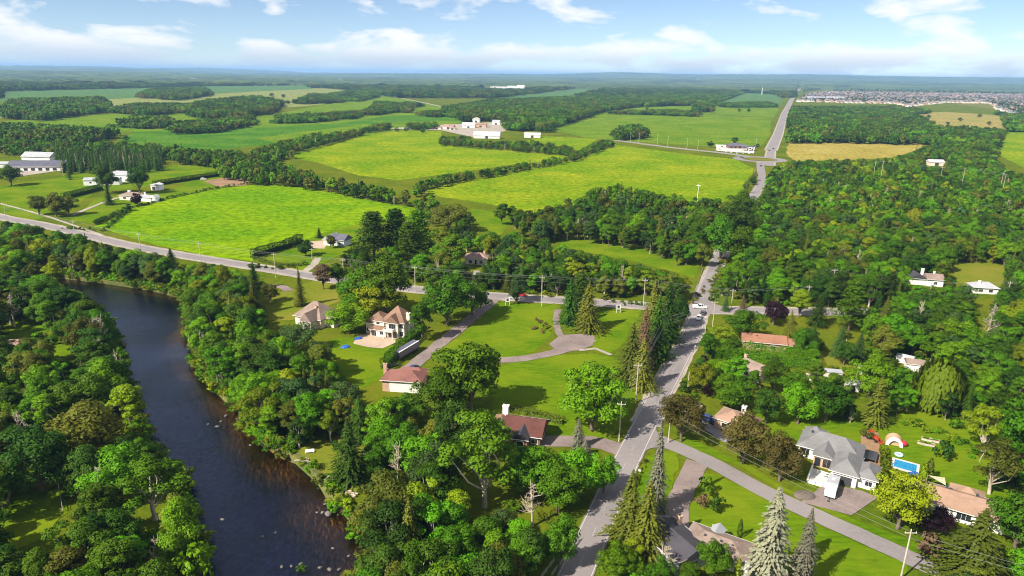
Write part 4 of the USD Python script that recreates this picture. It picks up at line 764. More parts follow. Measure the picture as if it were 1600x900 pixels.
def describe(items):
    """items: (x, y, height, word for the look, noun) -> a label for each that only it answers to."""
    keys = []
    for x, y, h, look, noun in items:
        d = LM - [x, y]; i = int(np.argmin(np.hypot(d[:, 0], d[:, 1]))); dx, dy = -d[i]
        if abs(dy) > abs(dx): rel = 'beyond' if dy > 0 else 'in front of'
        else: rel = 'riverward of' if dx < 0 else 'inland of'
        size = ('tall ' if h > 12.5 else 'low ' if h < 8.5 else '') if noun != 'shrub' else ''
        keys.append((f'{size}{look} {noun} {rel} {LANDMARKS[i][0]}', float(np.hypot(dx, dy))))
    out = [None] * len(items)
    for k in set(a for a, _ in keys):
        idx = sorted([i for i, (a, _) in enumerate(keys) if a == k], key=lambda i: keys[i][1])
        for n, i in enumerate(idx): out[i] = k if n == 0 else f'{k}, {ORD[n]} out'
    return out
N_SINGLE = 300 - len([1 for s in BY_HAND if not s[0].startswith(('bush', 'column'))])
VAR = {'round': 6, 'tall': 3, 'loose': 3, 'spruce': 3, 'bare': 3, 'pine': 2}
near = [c for c in cand[:] if -40 < proj((c[2], c[3], c[4] * .5))[0] < 1640 and proj((c[2], c[3], c[4]))[1] < 915][:N_SINGLE]
chosen = set(id(c) for c in near)
NOUN = {'spruce': 'spruce', 'bare': 'bare dead tree', 'loose': 'open-crowned tree', 'tall': 'upright leafy tree', 'round': 'leafy tree'}
labs = describe([(c[2], c[3], c[4], '' if c[6] == 'bare' else c[7], NOUN[c[6]]) for c in near])
for c, lab in zip(near, labs):
    plant(f'{c[6]}{int(rng.integers(VAR[c[6]]))}', c[7], (c[2], c[3]), c[4], c[5], ' '.join(lab.split()), 'single trees of the ' + WOODS[c[1]][0])
for wi, (wn, *_r) in enumerate(WOODS):
    items = []
    for c in cand:
        if c[1] != wi or id(c) in chosen: continue
        near_enough = c[0] < 430
        if c[6] == 'spruce': k, H0, R0 = (kind(f'spruce{int(rng.integers(3))}', c[7]), 14, 2.7) if near_enough else (kind('midspruce0', c[7]), 13, 2.6)
        elif c[6] == 'bare': k, H0, R0 = kind(f'bare{int(rng.integers(3))}', 'mid green'), 10, 2.2
        elif near_enough: s = f'{c[6]}{int(rng.integers(VAR[c[6]]))}'; k, H0, R0 = kind(s, c[7]), SHAPES[s][1], SHAPES[s][2]
        else: s = f'midleaf{int(rng.integers(3))}'; k, H0, R0 = kind(s, c[7]), 10, 4.0
        items.append((k, (c[2], c[3], 0), (c[5] / R0, c[5] / R0, c[4] / H0), rng.uniform(0, 6.283)))
    if items: instancer('woodland', f'closely grown trees of the {wn}', items, 'woodland')
far_items = []
for zone, h in FAR_WOODS:
    for (x, y, hh, rr) in spots(zone, 15 if max(p[1] for p in zone) < 200 else 12, h, rng, 1.0, .6, 2):
        colr = str(rng.choice(MIX['belt'])); s = f'grove{int(rng.integers(3))}'; q = rng.uniform(.75, 1.15)
        far_items.append((kind(s, colr), (x, y, -.5), (q, q, hh / 9.0), rng.uniform(0, 6.283)))
if far_items: instancer('distant_woods', 'distant woods and tree belts among the far fields', far_items, 'woods')
# lone trees and bushes dotted over the far fields
dots = []
for (px, py, w) in [(175, 228, 9), (198, 221, 12), (200, 330, 14), (215, 320, 12), (425, 152, 8), (443, 153, 7), (450, 163, 8), (660, 208, 10), (812, 206, 10), (845, 207, 10), (655, 200, 9), (1010, 172, 7), (1170, 176, 8), (1155, 175, 7), (1280, 182, 8), (1320, 186, 8), (1360, 190, 7), (1450, 186, 8), (1500, 190, 8), (1530, 184, 7), (1545, 196, 8), (1480, 196, 7), (620, 206, 9), (635, 206, 9), (570, 207, 10), (680, 198, 9), (1110, 230, 12), (1148, 225, 13), (1182, 232, 9)]:
    b = G(px, py); mpp = float(proj(b)[2]) / FPX; r = w * mpp / 2; dots.append((kind(f'midleaf{int(rng.integers(3))}', 'dark green'), b, (r / 4, r / 4, r * 1.7 / 10), rng.uniform(0, 6.28)))
instancer('field_trees', 'lone trees and bushes dotted over the far fields', dots, 'field trees')

# ------------------------------------------------------------------ growth along the water and under the woods
items = []; ring = river.buffer(1.0).exterior; L = ring.length; s = 0.0
open_bank = gpoly([(440, 680), (500, 690), (520, 790), (500, 790), (450, 735)])
while s < L:
    p = ring.interpolate(s); q = rng.normal(0, 1.0, 2); x, y = p.x + q[0], p.y + q[1]; s += rng.uniform(.35, .9)
    if not -20 < proj((x, y, 0))[0] < 1620 or y < 60 or y > 420: continue
    if open_bank.contains(Point(x, y)) and rng.random() < .8: continue
    k = rng.uniform(.6, 1.5); items.append((kind(f'bush{int(rng.integers(3))}', str(rng.choice(['bright green', 'mid green', 'yellow green', 'olive green', 'bright green']))), (x, y, -1.2 if river.buffer(.4).contains(Point(x, y)) else -.4), (k, k, k * rng.uniform(.5, 1.1)), rng.uniform(0, 6.28)))
for c in cand:
    if c[0] > 330: continue
    for _ in range(5 if c[0] < 240 else 2):
        x, y = c[2] + rng.normal(0, 3.4), c[3] + rng.normal(0, 3.4)
        if SOLID.contains(Point(x, y)) or KEEP_U.contains(Point(*proj((x, y, .5))[:2])): continue
        k = rng.uniform(.7, 1.6); items.append((kind(f'bush{int(rng.integers(3))}', str(rng.choice(['mid green', 'dark green', 'olive green', 'bright green']))), (x, y, -.2), (k, k, k), rng.uniform(0, 6.28)))
instancer('undergrowth', 'bushes and undergrowth along the river banks and below the trees', items, 'undergrowth')
# rows of small growth: field edges and ditches
items = []
for line, w, hgt, step, cols in [
    ([(100, 357), (160, 362), (205, 327), (260, 311), (330, 296), (388, 287)], 1.2, .8, 2.2, ['dark green', 'mid green']),
    ([(150, 352), (168, 342), (180, 338), (200, 330)], 1.6, 1.2, 1.6, ['dark green', 'mid green']),
    ([(390, 418), (440, 420), (475, 414)], 2.0, .9, 1.5, ['olive green', 'mid green']),
    ([(640, 436), (720, 440), (800, 452), (860, 462)], 4.0, .7, 1.0, ['yellow green', 'mid green', 'olive green']),
    ([(1066, 478), (1050, 480), (1000, 476), (940, 470)], 3.0, .6, 1.2, ['olive green', 'mid green']),
    ([(1112, 470), (1120, 440), (1134, 405)], 2.5, .7, 1.0, ['olive green', 'yellow green', 'mid green']),
    ([(1098, 450), (1090, 470), (1076, 478)], 2.0, .5, 1.4, ['rusty', 'olive green']),
    ([(1180, 645), (1230, 640), (1262, 650)], 1.2, .6, 1.2, ['bright green', 'yellow green']),
    ([(1290, 578), (1340, 582), (1370, 590)], 1.5, .7, 1.2, ['bright green', 'yellow green']),
    ([(835, 512), (850, 520), (858, 510), (842, 500)], 2.0, .5, 1.0, ['rusty', 'yellow green']),
    ([(1405, 665), (1460, 672), (1500, 690), (1530, 720)], 3.0, .8, 1.2, ['bright green', 'yellow green', 'mid green']),
    ([(1010, 720), (998, 742), (985, 765)], 1.0, .4, .9, ['yellow green', 'olive green']),
    ([(790, 640), (830, 652), (875, 660)], 1.5, .5, .9, ['yellow green', 'olive green'])]:
    ln = LineString(gp(line)); s = 0.0
    while s < ln.length:
        p = ln.interpolate(s); s += step * rng.uniform(.5, 1.5); k = hgt * rng.uniform(.5, 1.3)
        items.append((kind(f'bush{int(rng.integers(3))}', str(rng.choice(cols))), (p.x + rng.normal(0, w / 2), p.y + rng.normal(0, w / 2), -.1), (k, k, k), rng.uniform(0, 6.28)))
instancer('weeds', 'tall weeds and low bushes along ditches and field edges', items, 'weeds')
# clipped hedges
def hedge(px, w, h, colr, label, step=.5):
    line = LineString(smooth_line(gp(px), 1)); n = int(line.length * (w + 2 * h) * 16); P, Nn = [], []
    for _ in range(n):
        p = line.interpolate(rng.uniform(0, line.length)); a = line.interpolate(max(0, line.project(p) - .5)); b = line.interpolate(min(line.length, line.project(p) + .5)); t = np.array([b.x - a.x, b.y - a.y]); t /= np.linalg.norm(t) + 1e-9; nn = np.array([-t[1], t[0]])
        q = rng.uniform(0, w + 2 * h); bump = (.16 + .04 * w) * math.sin(line.project(p) * 1.1 + math.sin(line.project(p) * .43) * 2) + rng.normal(0, .08 + .02 * w)
        if q < w: P.append([*(np.array([p.x, p.y]) + nn * (q - w / 2)), h + bump]); Nn.append([0, 0, 1])
        else:
            sd = 1 if q < w + h else -1; P.append([*(np.array([p.x, p.y]) + nn * sd * (w / 2 + bump)), rng.uniform(0, h)]); Nn.append([nn[0] * sd, nn[1] * sd, .3])
    o = np.array(gp(px)).mean(0); t = thing('hedge', label, 'hedge', (o[0], o[1], 0))
    leaves(path_for('foliage', t), leaf_cards(np.array(P) - [o[0], o[1], 0], np.array(Nn, float), .42, rng), LEAF[colr])
    core = flat(line.buffer(w / 2 - .25, cap_style='flat'), 0)[0]; part('stems', cat_([trimesh.creation.extrude_polygon(line.buffer(w * .16, cap_style='flat'), h * .5, engine='earcut')]).apply_translation([-o[0], -o[1], 0]), LEAF['dark green'], t)
hedge([(602, 578), (615, 562), (640, 538), (655, 522)], 3.0, 3.4, 'mid green', 'long clipped hedge between the cream house lawn and the drive')
hedge([(1108, 560), (1150, 556), (1200, 566), (1278, 574)], 7.0, 4.6, 'bright green', 'thick tall hedge between the orange-roofed house and the brown-grey house')
hedge([(1095, 598), (1110, 588), (1128, 584), (1145, 590)], 5.0, 4.0, 'bright green', 'bright hedge beside the main road below the thick tall hedge')
hedge([(98, 312), (130, 304), (160, 296)], 2.2, 4.4, 'dark green', 'dark cedar hedge behind the farm drive')
hedge([(240, 291), (290, 283), (350, 274)], 2.2, 4.0, 'dark green', 'dark cedar hedge behind the white hut')
hedge([(395, 404), (420, 396), (455, 386), (470, 378)], 3.0, 4.5, 'dark green', 'dark hedge between the bean field and the garage house drive')
hedge([(396, 405), (430, 414), (470, 416)], 1.6, 1.2, 'olive green', 'low hedge along the cross road before the garage house')
hedge([(1380, 706), (1382, 725), (1386, 748)], 1.4, 2.0, 'yellow green', 'narrow yellowish hedge between the bare yard and the swimming pool')
hedge([(800, 642), (840, 652), (880, 662)], 2.4, 1.6, 'olive green', 'scruffy hedge behind the dark house with the white chimney')

# ------------------------------------------------------------------ buildings
def roof_mesh(x0, x1, y0, y1, z, h, form, oh=.45, th=.16, inset=None):
    """A pitched roof with eaves. form: hip, gablex (ridge along x), gabley (ridge along y), flat."""
    x0, x1, y0, y1 = x0 - oh, x1 + oh, y0 - oh, y1 + oh
    if form == 'flat': return bx(x0, x1, y0, y1, z, z + h)
    xm, ym, w, d = (x0 + x1) / 2, (y0 + y1) / 2, x1 - x0, y1 - y0
    along_x = form == 'gablex' or (form == 'hip' and w >= d)
    ins = 0 if form != 'hip' else (min(w, d) / 2 if inset is None else inset)
    a, b = ((x0 + ins, ym), (x1 - ins, ym)) if along_x else ((xm, y0 + ins), (xm, y1 - ins))
    c = [(x0, y0), (x1, y0), (x1, y1), (x0, y1)]
    pts = [(*p, z + th) for p in c] + [(*a, z + h + th), (*b, z + h + th)] + [(*p, z) for p in c]
    F = [[0, 1, 5, 4], [1, 2, 5], [2, 3, 4, 5], [3, 0, 4]] if along_x else [[0, 1, 4], [1, 2, 5, 4], [2, 3, 5], [3, 0, 4, 5]]
    F += [[6, 7, 1, 0], [7, 8, 2, 1], [8, 9, 3, 2], [9, 6, 0, 3], [9, 8, 7, 6]]
    tri = []
    for q in F:
        for k in range(1, len(q) - 1): tri.append([q[0], q[k], q[k + 1]])
    return trimesh.Trimesh(np.array(pts, float), np.array(tri), process=False)
def wall_mesh(x0, x1, y0, y1, z0, z1, form, h):
    ms = [bx(x0, x1, y0, y1, z0, z1)]
    xm, ym = (x0 + x1) / 2, (y0 + y1) / 2; k = h * .93
    if form == 'gablex':
        for xa, xb in ((x0, x0 + .2), (x1 - .2, x1)): ms.append(trimesh.convex.convex_hull(np.array([[xa, y0, z1], [xa, y1, z1], [xa, ym, z1 + k], [xb, y0, z1], [xb, y1, z1], [xb, ym, z1 + k]])))
    if form == 'gabley':
        for ya, yb in ((y0, y0 + .2), (y1 - .2, y1)): ms.append(trimesh.convex.convex_hull(np.array([[x0, ya, z1], [x1, ya, z1], [xm, ya, z1 + k], [x0, yb, z1], [x1, yb, z1], [xm, yb, z1 + k]])))
    return cat_(ms)
def opening(t, b, side, u, z, w, h, kind_='window', frame=FRAME_W, panes=2):
    """A window or door set on one side of the block b: side s (-y), n (+y), w (-x), e (+x); u along it from its middle."""
    x0, x1, y0, y1 = b[:4]
    def put(u0, u1, z0, z1, d0, d1):
        if side == 's': return bx((x0 + x1) / 2 + u0, (x0 + x1) / 2 + u1, y0 - d1, y0 - d0, z0, z1)
        if side == 'n': return bx((x0 + x1) / 2 + u0, (x0 + x1) / 2 + u1, y1 + d0, y1 + d1, z0, z1)
        if side == 'w': return bx(x0 - d1, x0 - d0, (y0 + y1) / 2 + u0, (y0 + y1) / 2 + u1, z0, z1)
        return bx(x1 + d0, x1 + d1, (y0 + y1) / 2 + u0, (y0 + y1) / 2 + u1, z0, z1)
    e = .1
    if kind_ == 'garage_door':
        g = part('garage_door', put(u - w / 2, u + w / 2, z, z + h, -.05, .05), frame, t)
        for k in range(4): part('panel', put(u - w / 2 + .08, u + w / 2 - .08, z + h * k / 4 + .05, z + h * (k + 1) / 4 - .05, .05, .075), frame, g)
        return
    p = part(kind_, cat_([put(u - w / 2 - e, u - w / 2, z - e, z + h + e, -.05, .07), put(u + w / 2, u + w / 2 + e, z - e, z + h + e, -.05, .07), put(u - w / 2, u + w / 2, z + h, z + h + e, -.05, .07), put(u - w / 2, u + w / 2, z - e, z, -.05, .07)]), frame, t)
    for k in range(panes):
        a = u - w / 2 + w * k / panes + (.03 if k else 0); part('pane', put(a, u - w / 2 + w * (k + 1) / panes - (.03 if k < panes - 1 else 0), z, z + h, -.04, .03), GLASS, p)
def chimney(t, x, y, z0, z1, mt, w=.9):
    c = part('chimney', cat_([bx(x - w / 2, x + w / 2, y - w * .4, y + w * .4, z0, z1), bx(x - w * .58, x + w * .58, y - w * .48, y + w * .48, z1, z1 + .14)]), mt, t)
    part('flue', bx(x - .12, x + .12, y - .12, y + .12, z1 + .14, z1 + .4), FRAME_D, c)
def axes_from(a, b):
    A, B = G(*a), G(*b); return A, math.degrees(math.atan2(B[1] - A[1], B[0] - A[0]))
def build(name, label, at, yaw, blocks, wins=(), chims=(), vents=(), cat='house', trim=FRAME_W):
    """blocks: (x0, x1, y0, y1, z0, eave, roof height, form, wall material, roof material[, overhang])."""
    t = thing(name, label, cat, (at[0], at[1], 0), yaw)
    for b in blocks:
        x0, x1, y0, y1, z0, z1, h, form, wm, rm = b[:10]; oh = b[10] if len(b) > 10 else .45
        if wm is not None: part('wall', wall_mesh(x0, x1, y0, y1, z0 - (.3 if z0 == 0 else 0), z1 + .02, form, h), wm, t)
        rf = part('roof', roof_mesh(x0, x1, y0, y1, z1, h, form, oh), rm, t)
        if wm is not None and form != 'flat': part('gutter', cat_([bx(x0 - oh - .1, x1 + oh + .1, y0 - oh - .1, y0 - oh - .005, z1 + .02, z1 + .14), bx(x0 - oh - .1, x1 + oh + .1, y1 + oh + .005, y1 + oh + .1, z1 + .02, z1 + .14)]), trim, rf)
    for bi, side, u, z, w, h, k in wins: opening(t, blocks[bi], side, u, z, w, h, *(k if isinstance(k, tuple) else (k,)))
    for c in chims: chimney(t, *c)
    for (x, y, z) in vents: part('roof_vent', bx(x - .25, x + .25, y - .2, y + .2, z - .25, z + .25), FRAME_D, t)
    return t
W = 'window'
# cream house
A, yaw = axes_from((580, 524), (619, 529.5)); yaw = -17.8
build('hipped_house', 'large cream stucco house with a steep brown hipped roof above a stone patio', A, yaw,
      [(4.0, 12.4, 1.5, 9.5, 0, 5.6, 4.7, 'hip', W_CREAM, R_BROWN, .6), (-2.6, 4.2, 1.2, 9.0, 0, 4.3, 3.2, 'hip', W_CREAM, R_BROWN, .6), (5.9, 10.6, .2, 4.5, 0, 5.6, 2.7, 'gabley', W_CREAM, R_BROWN, .45), (0, 6.0, -.4, 1.6, 0, 2.6, 1.2, 'hip', W_CREAM, R_BROWN, .4), (1.2, 5.0, .6, 4.0, 3.9, 5.5, 1.4, 'hip', W_CREAM, R_BROWN, .3)],
      [(3, 's', -1.7, .2, 1.9, 2.0, ('door', FRAME_W, 3)), (3, 's', 1.4, 1.0, 1.3, 1.1, W), (4, 's', -.5, 4.2, 1.3, 1.0, W), (2, 's', .2, 3.5, 2.6, 1.7, (W, FRAME_W, 3)), (2, 's', .2, .3, 3.0, 2.0, (W, FRAME_D, 3)), (0, 's', 3.0, 3.6, 1.6, 1.4, W), (0, 's', 3.0, .6, 1.6, 1.8, W), (0, 'e', 0, 3.6, 1.6, 1.4, W), (0, 'e', 0, .8, 1.6, 1.6, W), (1, 's', -2.6, 1.0, 1.0, 1.3, W), (1, 'w', 0, 1.2, 1.6, 1.3, W)],
      [(12.9, 4.2, 0, 8.6, W_CREAM, 1.3)])
hp = stage.GetPrimAtPath('/World/hipped_house')
bal = part('balcony', bx(5.6, 9.4, -1.6, .15, 2.75, 2.95), W_CREAM, hp); part('railing', cat_([bx(5.6, 9.4, -1.6, -1.5, 2.95, 3.75), bx(5.6, 5.7, -1.5, .15, 2.95, 3.75), bx(9.3, 9.4, -1.5, .15, 2.95, 3.75)]), W_CREAM, bal)
for x in (5.8, 9.2): part('post', bx(x - .12, x + .12, -1.5, -1.26, -.2, 2.75), W_CREAM, hp)
# taupe house
A = G(462, 506); build('hipped_house', 'house with a taupe hipped roof half hidden by trees near the cross road', A, -25,
      [(0, 12, 0, 10, 0, 3.4, 4.8, 'hip', W_BEIGE, R_TAUPE, .6), (6.0, 10.5, -3.5, 4.0, 0, 3.4, 3.2, 'gabley', W_BEIGE, R_TAUPE, .5), (11.5, 15.5, 3.0, 8.5, 0, 3.4, 2.6, 'hip', W_BEIGE, R_TAUPE, .5)],
      [(0, 's', -3, 1, 1.6, 1.4, W), (2, 's', .6, 1, 1.4, 1.4, W), (1, 's', 0, 1, 1.6, 1.4, W), (2, 'e', 0, 1, 1.4, 1.3, W)], [(7.8, 2.8, 4, 7.3, W_BRICK)])
# red roof house
A, yaw = axes_from((598, 611), (628, 616)); build('hipped_house', 'red-roofed brick house with a tall end chimney at the drive end', A, -6.5,
      [(0, 11.5, 0, 7.0, 0, 3.6, 2.0, 'hip', W_BRICK, R_RED, .6), (3.5, 11.0, 5.5, 9.5, 0, 3.4, 1.4, 'hip', W_BRICK, R_RED, .5)],
      [(0, 's', -2.6, 1.1, 2.0, 1.6, (W, FRAME_W, 3)), (0, 's', .6, .3, 2.4, 2.2, ('door', FRAME_W, 2)), (0, 's', 3.8, 1.1, 1.8, 1.5, W), (0, 'w', .5, 1.2, 1.4, 1.3, W)], [(-.7, 5.6, 0, 6.2, W_BRICK, 1.0)])
part('front_panel', bx(2.2, 11.4, -.06, -.012, 0, 3.3), W_WHITE, stage.GetPrimAtPath('/World/hipped_house_002'))
# dark house with white chimney
A = G(793, 692); build('gabled_house', 'dark maroon-roofed house with a square white chimney in tree shade', A, -14,
      [(-1, 8.4, 0, 9.0, 0, 2.8, 2.6, 'gablex', W_DARKB, R_MAROON, .6), (2.0, 5.6, -2.2, 4.5, 0, 2.8, 1.7, 'gabley', W_DARKB, R_DARK, .4), (-5.0, -1.0, 3, 8.6, 0, 2.6, 1.8, 'hip', W_DARKB, R_BROWN, .5)],
      [(1, 's', 0, .8, 1.8, 1.4, (W, FRAME_W, 2)), (0, 's', 3.3, .9, 1.6, 1.2, W), (0, 'e', 0, .9, 1.6, 1.2, W)], [(-2.4, 7.2, 2.4, 6.6, W_WHITE, 1.5)])
# grey house
A = G(*(1295.4, 752.6)); yaw = -32
build('hipped_house', 'grey-shingled house with white walls and a dark garage door behind a white trailer', A, yaw,
      [(-8.6, 5.2, 8.2, 16.4, 0, 2.9, 3.1, 'hip', W_WHITE, R_GREY, .5), (0, 5.5, .3, 9.4, 0, 3.0, 2.4, 'hip', W_WHITE, R_GREY, .5), (-4.6, -.2, 5.4, 10.5, 0, 2.9, 2.0, 'gabley', W_BRICK, R_GREY, .4), (5.5, 9.4, 1.4, 8.0, 0, 2.7, 1.8, 'hip', W_WHITE, R_GREY, .45), (-8.4, -3.8, 14.5, 19.0, 0, 2.8, 2.0, 'hip', W_WHITE, R_GREY, .45)],
      [(1, 's', -.2, .05, 4.0, 2.2, ('garage_door', FRAME_D)), (0, 's', -5.4, .9, 2.0, 1.4, (W, FRAME_D, 3)), (2, 's', -1.2, .3, 1.1, 2.0, ('door', FRAME_D, 1)), (2, 's', .9, .5, 1.6, 1.8, (W, FRAME_D, 2)), (0, 'w', 0, .9, 1.8, 1.3, (W, FRAME_D, 2)), (3, 's', .5, .9, 1.4, 1.2, W)], (), [(-5.5, 17.6, 4.5), (-6.4, 12.6, 5.4)])
# tan bungalow
A = G(1452, 802); yaw = -33
build('long_bungalow', 'long bungalow with a tan shingle roof and white walls behind a yellow-green maple', A, yaw,
      [(-4.5, 13.0, 0, 8.0, 0, 2.7, 2.0, 'gablex', W_WHITE, R_TAN, .6), (13.0, 18.5, .4, 6.6, 0, 2.5, 1.7, 'gablex', W_BRICK, R_TAN, .5)],
      [(0, 's', 1.8, .9, 2.4, 1.3, (W, FRAME_D, 3)), (0, 's', -2.5, .9, 1.6, 1.3, W), (0, 's', 5.4, .2, 1.0, 2.0, ('door', FRAME_D, 1)), (1, 's', 0, .9, 1.5, 1.2, W)], (), [(2.4, 5.6, 4.5), (3.1, 5.2, 4.4), (8.0, 5.6, 4.5)])
A = G(1478, 792); build('pavilion', 'garden pavilion with a pinkish-tan hipped roof behind the long bungalow', G(1483, 790), -33,
      [(0, 5.8, 0, 5.4, 2.3, 2.5, 1.7, 'hip', None, R_TAN, .5)], cat='pavilion')
pv = stage.GetPrimAtPath('/World/pavilion')
for x in (.1, 5.7):
    for y in (.1, 5.3): part('post', bx(x - .1, x + .1, y - .1, y + .1, -.2, 2.5), WOOD, pv)
part('floor', bx(0, 5.8, 0, 5.4, -.1, .22), CONCRETE, pv)
# dark-roofed house at the bottom
A = G(1030, 880); build('long_bungalow', 'dark-roofed house with a long lighter wing at the lower edge', A, -62,
      [(-6.5, 4.6, .5, 8.6, 0, 3.0, 1.8, 'gablex', W_GREY, R_DARK, .5)], [(0, 'n', 2, .8, 1.6, 1.3, W), (0, 'e', 0, .8, 1.6, 1.3, W)], [(-4.2, 8.2, 2.5, 5.4, W_BRICK)], [(-4.6, 2.8, 3.9)])
A = G(1086, 850); build('long_bungalow', 'lighter grey roofed wing beside the corner lawn with roof vents', A, -33,
      [(-1.2, 10.5, -4.0, 2.6, 0, 2.6, 1.7, 'hip', W_WHITE, R_TAUPE, .5), (2.4, 4.6, 1.0, 3.6, 0, 2.9, 1.1, 'gabley', W_WHITE, R_LIGHT, .3)], [(0, 'n', 3.2, .8, 1.5, 1.2, W), (0, 's', 1.5, .8, 1.6, 1.2, W)], (), [(2.2, -1.6, 4.0), (5.4, -1.6, 4.0), (7.6, -1.5, 3.9)])
build('shed', 'small white shed with a pale blue door at the lower edge', G(1180, 905), -33, [(-2, 2, -1.4, 1.4, 0, 2.3, .8, 'gablex', W_WHITE, R_WHITE, .2)], [(0, 's', -.4, .1, 1.6, 1.9, ('garage_door', plain('pale_blue_door', (.35, .5, .6))))], cat='shed')
# small brown-roofed house
A = G(1118, 668); build('hipped_house', 'small brown-roofed house with a white chimney beside parked cars', A, -38,
      [(-.5, 6.5, 0, 7.0, 0, 2.8, 1.9, 'hip', W_BRICK, R_TAN, .5), (6.0, 9.5, 2.0, 7.0, 0, 2.6, 1.5, 'hip', W_BRICK, R_BROWN, .4)], [(0, 's', -.8, .8, 1.4, 1.3, W), (0, 'w', .8, .8, 1.4, 1.3, W), (0, 's', 1.6, .1, 1.0, 2.0, ('door', FRAME_W, 1))], [(5.2, 5.6, 2.4, 5.8, W_WHITE, 1.1)])
# grey-brown house by the thick hedge
build('hipped_house', 'grey-brown roofed house with a brick chimney between the thick hedge and trees', G(1166, 590), -58,
      [(-3.4, 4.8, 0, 6.2, 0, 2.8, 2.0, 'gablex', W_BEIGE, R_TAUPE, .5)], [(0, 's', -1, .8, 1.6, 1.3, W), (0, 's', 2.6, .8, 1.6, 1.3, W)], [(-3.8, 3.6, 0, 5.6, W_BRICK)])
build('gabled_house', 'long orange-roofed house behind the thick tall hedge', G(1160, 545), -13,
      [(0, 14.0, 0, 7.0, 0, 2.9, 1.9, 'gablex', W_BRICK, R_ORANGE, .5), (14.0, 18.6, .6, 6.4, 0, 2.5, 1.5, 'gablex', W_BRICK, R_ORANGE, .4)], [(0, 's', -2, .8, 1.6, 1.3, W), (0, 's', 3, .8, 1.6, 1.3, W)], (), [(2.6, 2.6, 4.4), (4.6, 2.4, 4.4)])
build('shed', 'small white shed with a pale roof among the garden trees', G(1322, 611), -12, [(0, 3.6, 0, 3.0, 0, 2.3, .9, 'gablex', W_WHITE, R_WHITE, .25)], [(0, 's', 0, .1, 1.0, 1.8, ('door', FRAME_D, 1))], cat='shed')
build('shed', 'low white-topped shed partly behind the garden trees', G(1342, 585), -8, [(0, 2.8, 0, 2.0, 0, 2.1, .5, 'gablex', W_WHITE, R_WHITE, .2)], cat='shed')
build('shed', 'pale flat-topped lean-to beside the lawn of blue spruces', G(1281, 590), -10, [(0, 6.5, 0, 2.4, 0, 2.0, .3, 'flat', W_BEIGE, R_LIGHT, .2)], cat='shed')
build('shed', 'small orange-roofed hut below the pale lean-to', G(1262, 594), -10, [(0, 3.4, 0, 2.6, 0, 2.0, .8, 'gablex', W_WHITE, R_ORANGE, .2)], cat='shed')
build('shed', 'grey shed with a brown roof and white wall beside the willow', G(1416, 579), -18, [(0, 5.0, 0, 4.0, 0, 2.4, 1.1, 'gablex', W_WHITE, R_TAUPE, .3)], cat='shed')
build('glasshouse', 'small pale glazed lean-to behind the garden trees', G(1399, 565), -38, [(0, 5.0, 0, 2.6, 0, 1.8, .9, 'gablex', W_WHITE, R_LIGHT, .1)], cat='greenhouse')
# houses of the clearing
build('long_bungalow', 'white-walled bungalow with a brown roof and two white chimneys beside the clearing', G(1448, 447), -12,
      [(0, 6.6, 0, 7.2, 0, 3.2, 1.9, 'gablex', W_WHITE, R_TAUPE, .5), (-7.5, 0, 1.0, 8.0, 0, 2.9, 2.0, 'gabley', W_WHITE, R_DARK, .5)], [(0, 's', 0, .9, 1.4, 1.3, W)], [(-.8, 6.0, 2.4, 6.6, W_WHITE, 1.1), (3.6, 4.4, 3.6, 6.0, W_WHITE, .8)])
build('hipped_house', 'small grey-roofed white cottage on the edge of the clearing', G(1520, 458), -10, [(0, 10.0, 0, 6.4, 0, 2.7, 1.9, 'hip', W_WHITE, R_LIGHT, .5)], [(0, 's', -2, .8, 1.6, 1.2, W), (0, 's', 2, .8, 1.6, 1.2, W)], [(2.6, 2.0, 2.4, 5.4, W_WHITE)])
# across the road
build('gabled_house', 'garage house with pale and dark slate roof slopes behind a forecourt', G(506, 383), -20,
      [(0, 5.2, 0, 8, 0, 3.3, 2.2, 'gabley', W_CREAM, R_LIGHT, .5), (3.4, 12.2, 1.0, 8.6, 0, 3.3, 2.6, 'gablex', W_GREY, R_SLATE, .5)], [(0, 's', 0, .1, 2.8, 2.2, ('garage_door', FRAME_W)), (1, 's', 1.5, .9, 1.6, 1.3, W), (0, 'w', 0, .9, 1.4, 1.2, W)])
build('hipped_house', 'beige bungalow with a red-brown roof beyond the cross road', G(731, 413), -6, [(-1.5, 9.4, 0, 7.5, 0, 3.2, 2.0, 'hip', W_BEIGE, R_PINK, .6)], [(0, 's', -2.6, .6, 1.4, 1.6, W), (0, 's', 0, .2, 1.0, 2.2, ('door', FRAME_W, 1)), (0, 's', 2.6, .6, 1.4, 1.6, W)], [(7.4, 5.6, 3.0, 5.6, W_BRICK)])
build('gabled_house', 'pale house with a tan gable roof buried in the wood by the upper road', G(1036, 356), -35, [(0, 8, 0, 7, 0, 4.6, 2.4, 'gabley', W_BEIGE, R_TAUPE, .4)], [(0, 's', 0, 1.2, 1.4, 1.4, W)])
build('hipped_house', 'house with a rounded orange roof hidden in the trees beside the bean field', G(664, 346), -10, [(0, 7.5, 0, 7, 0, 4.2, 2.6, 'hip', W_BEIGE, R_ORANGE, .4)], [(0, 's', 0, 1.2, 1.4, 1.4, W)])
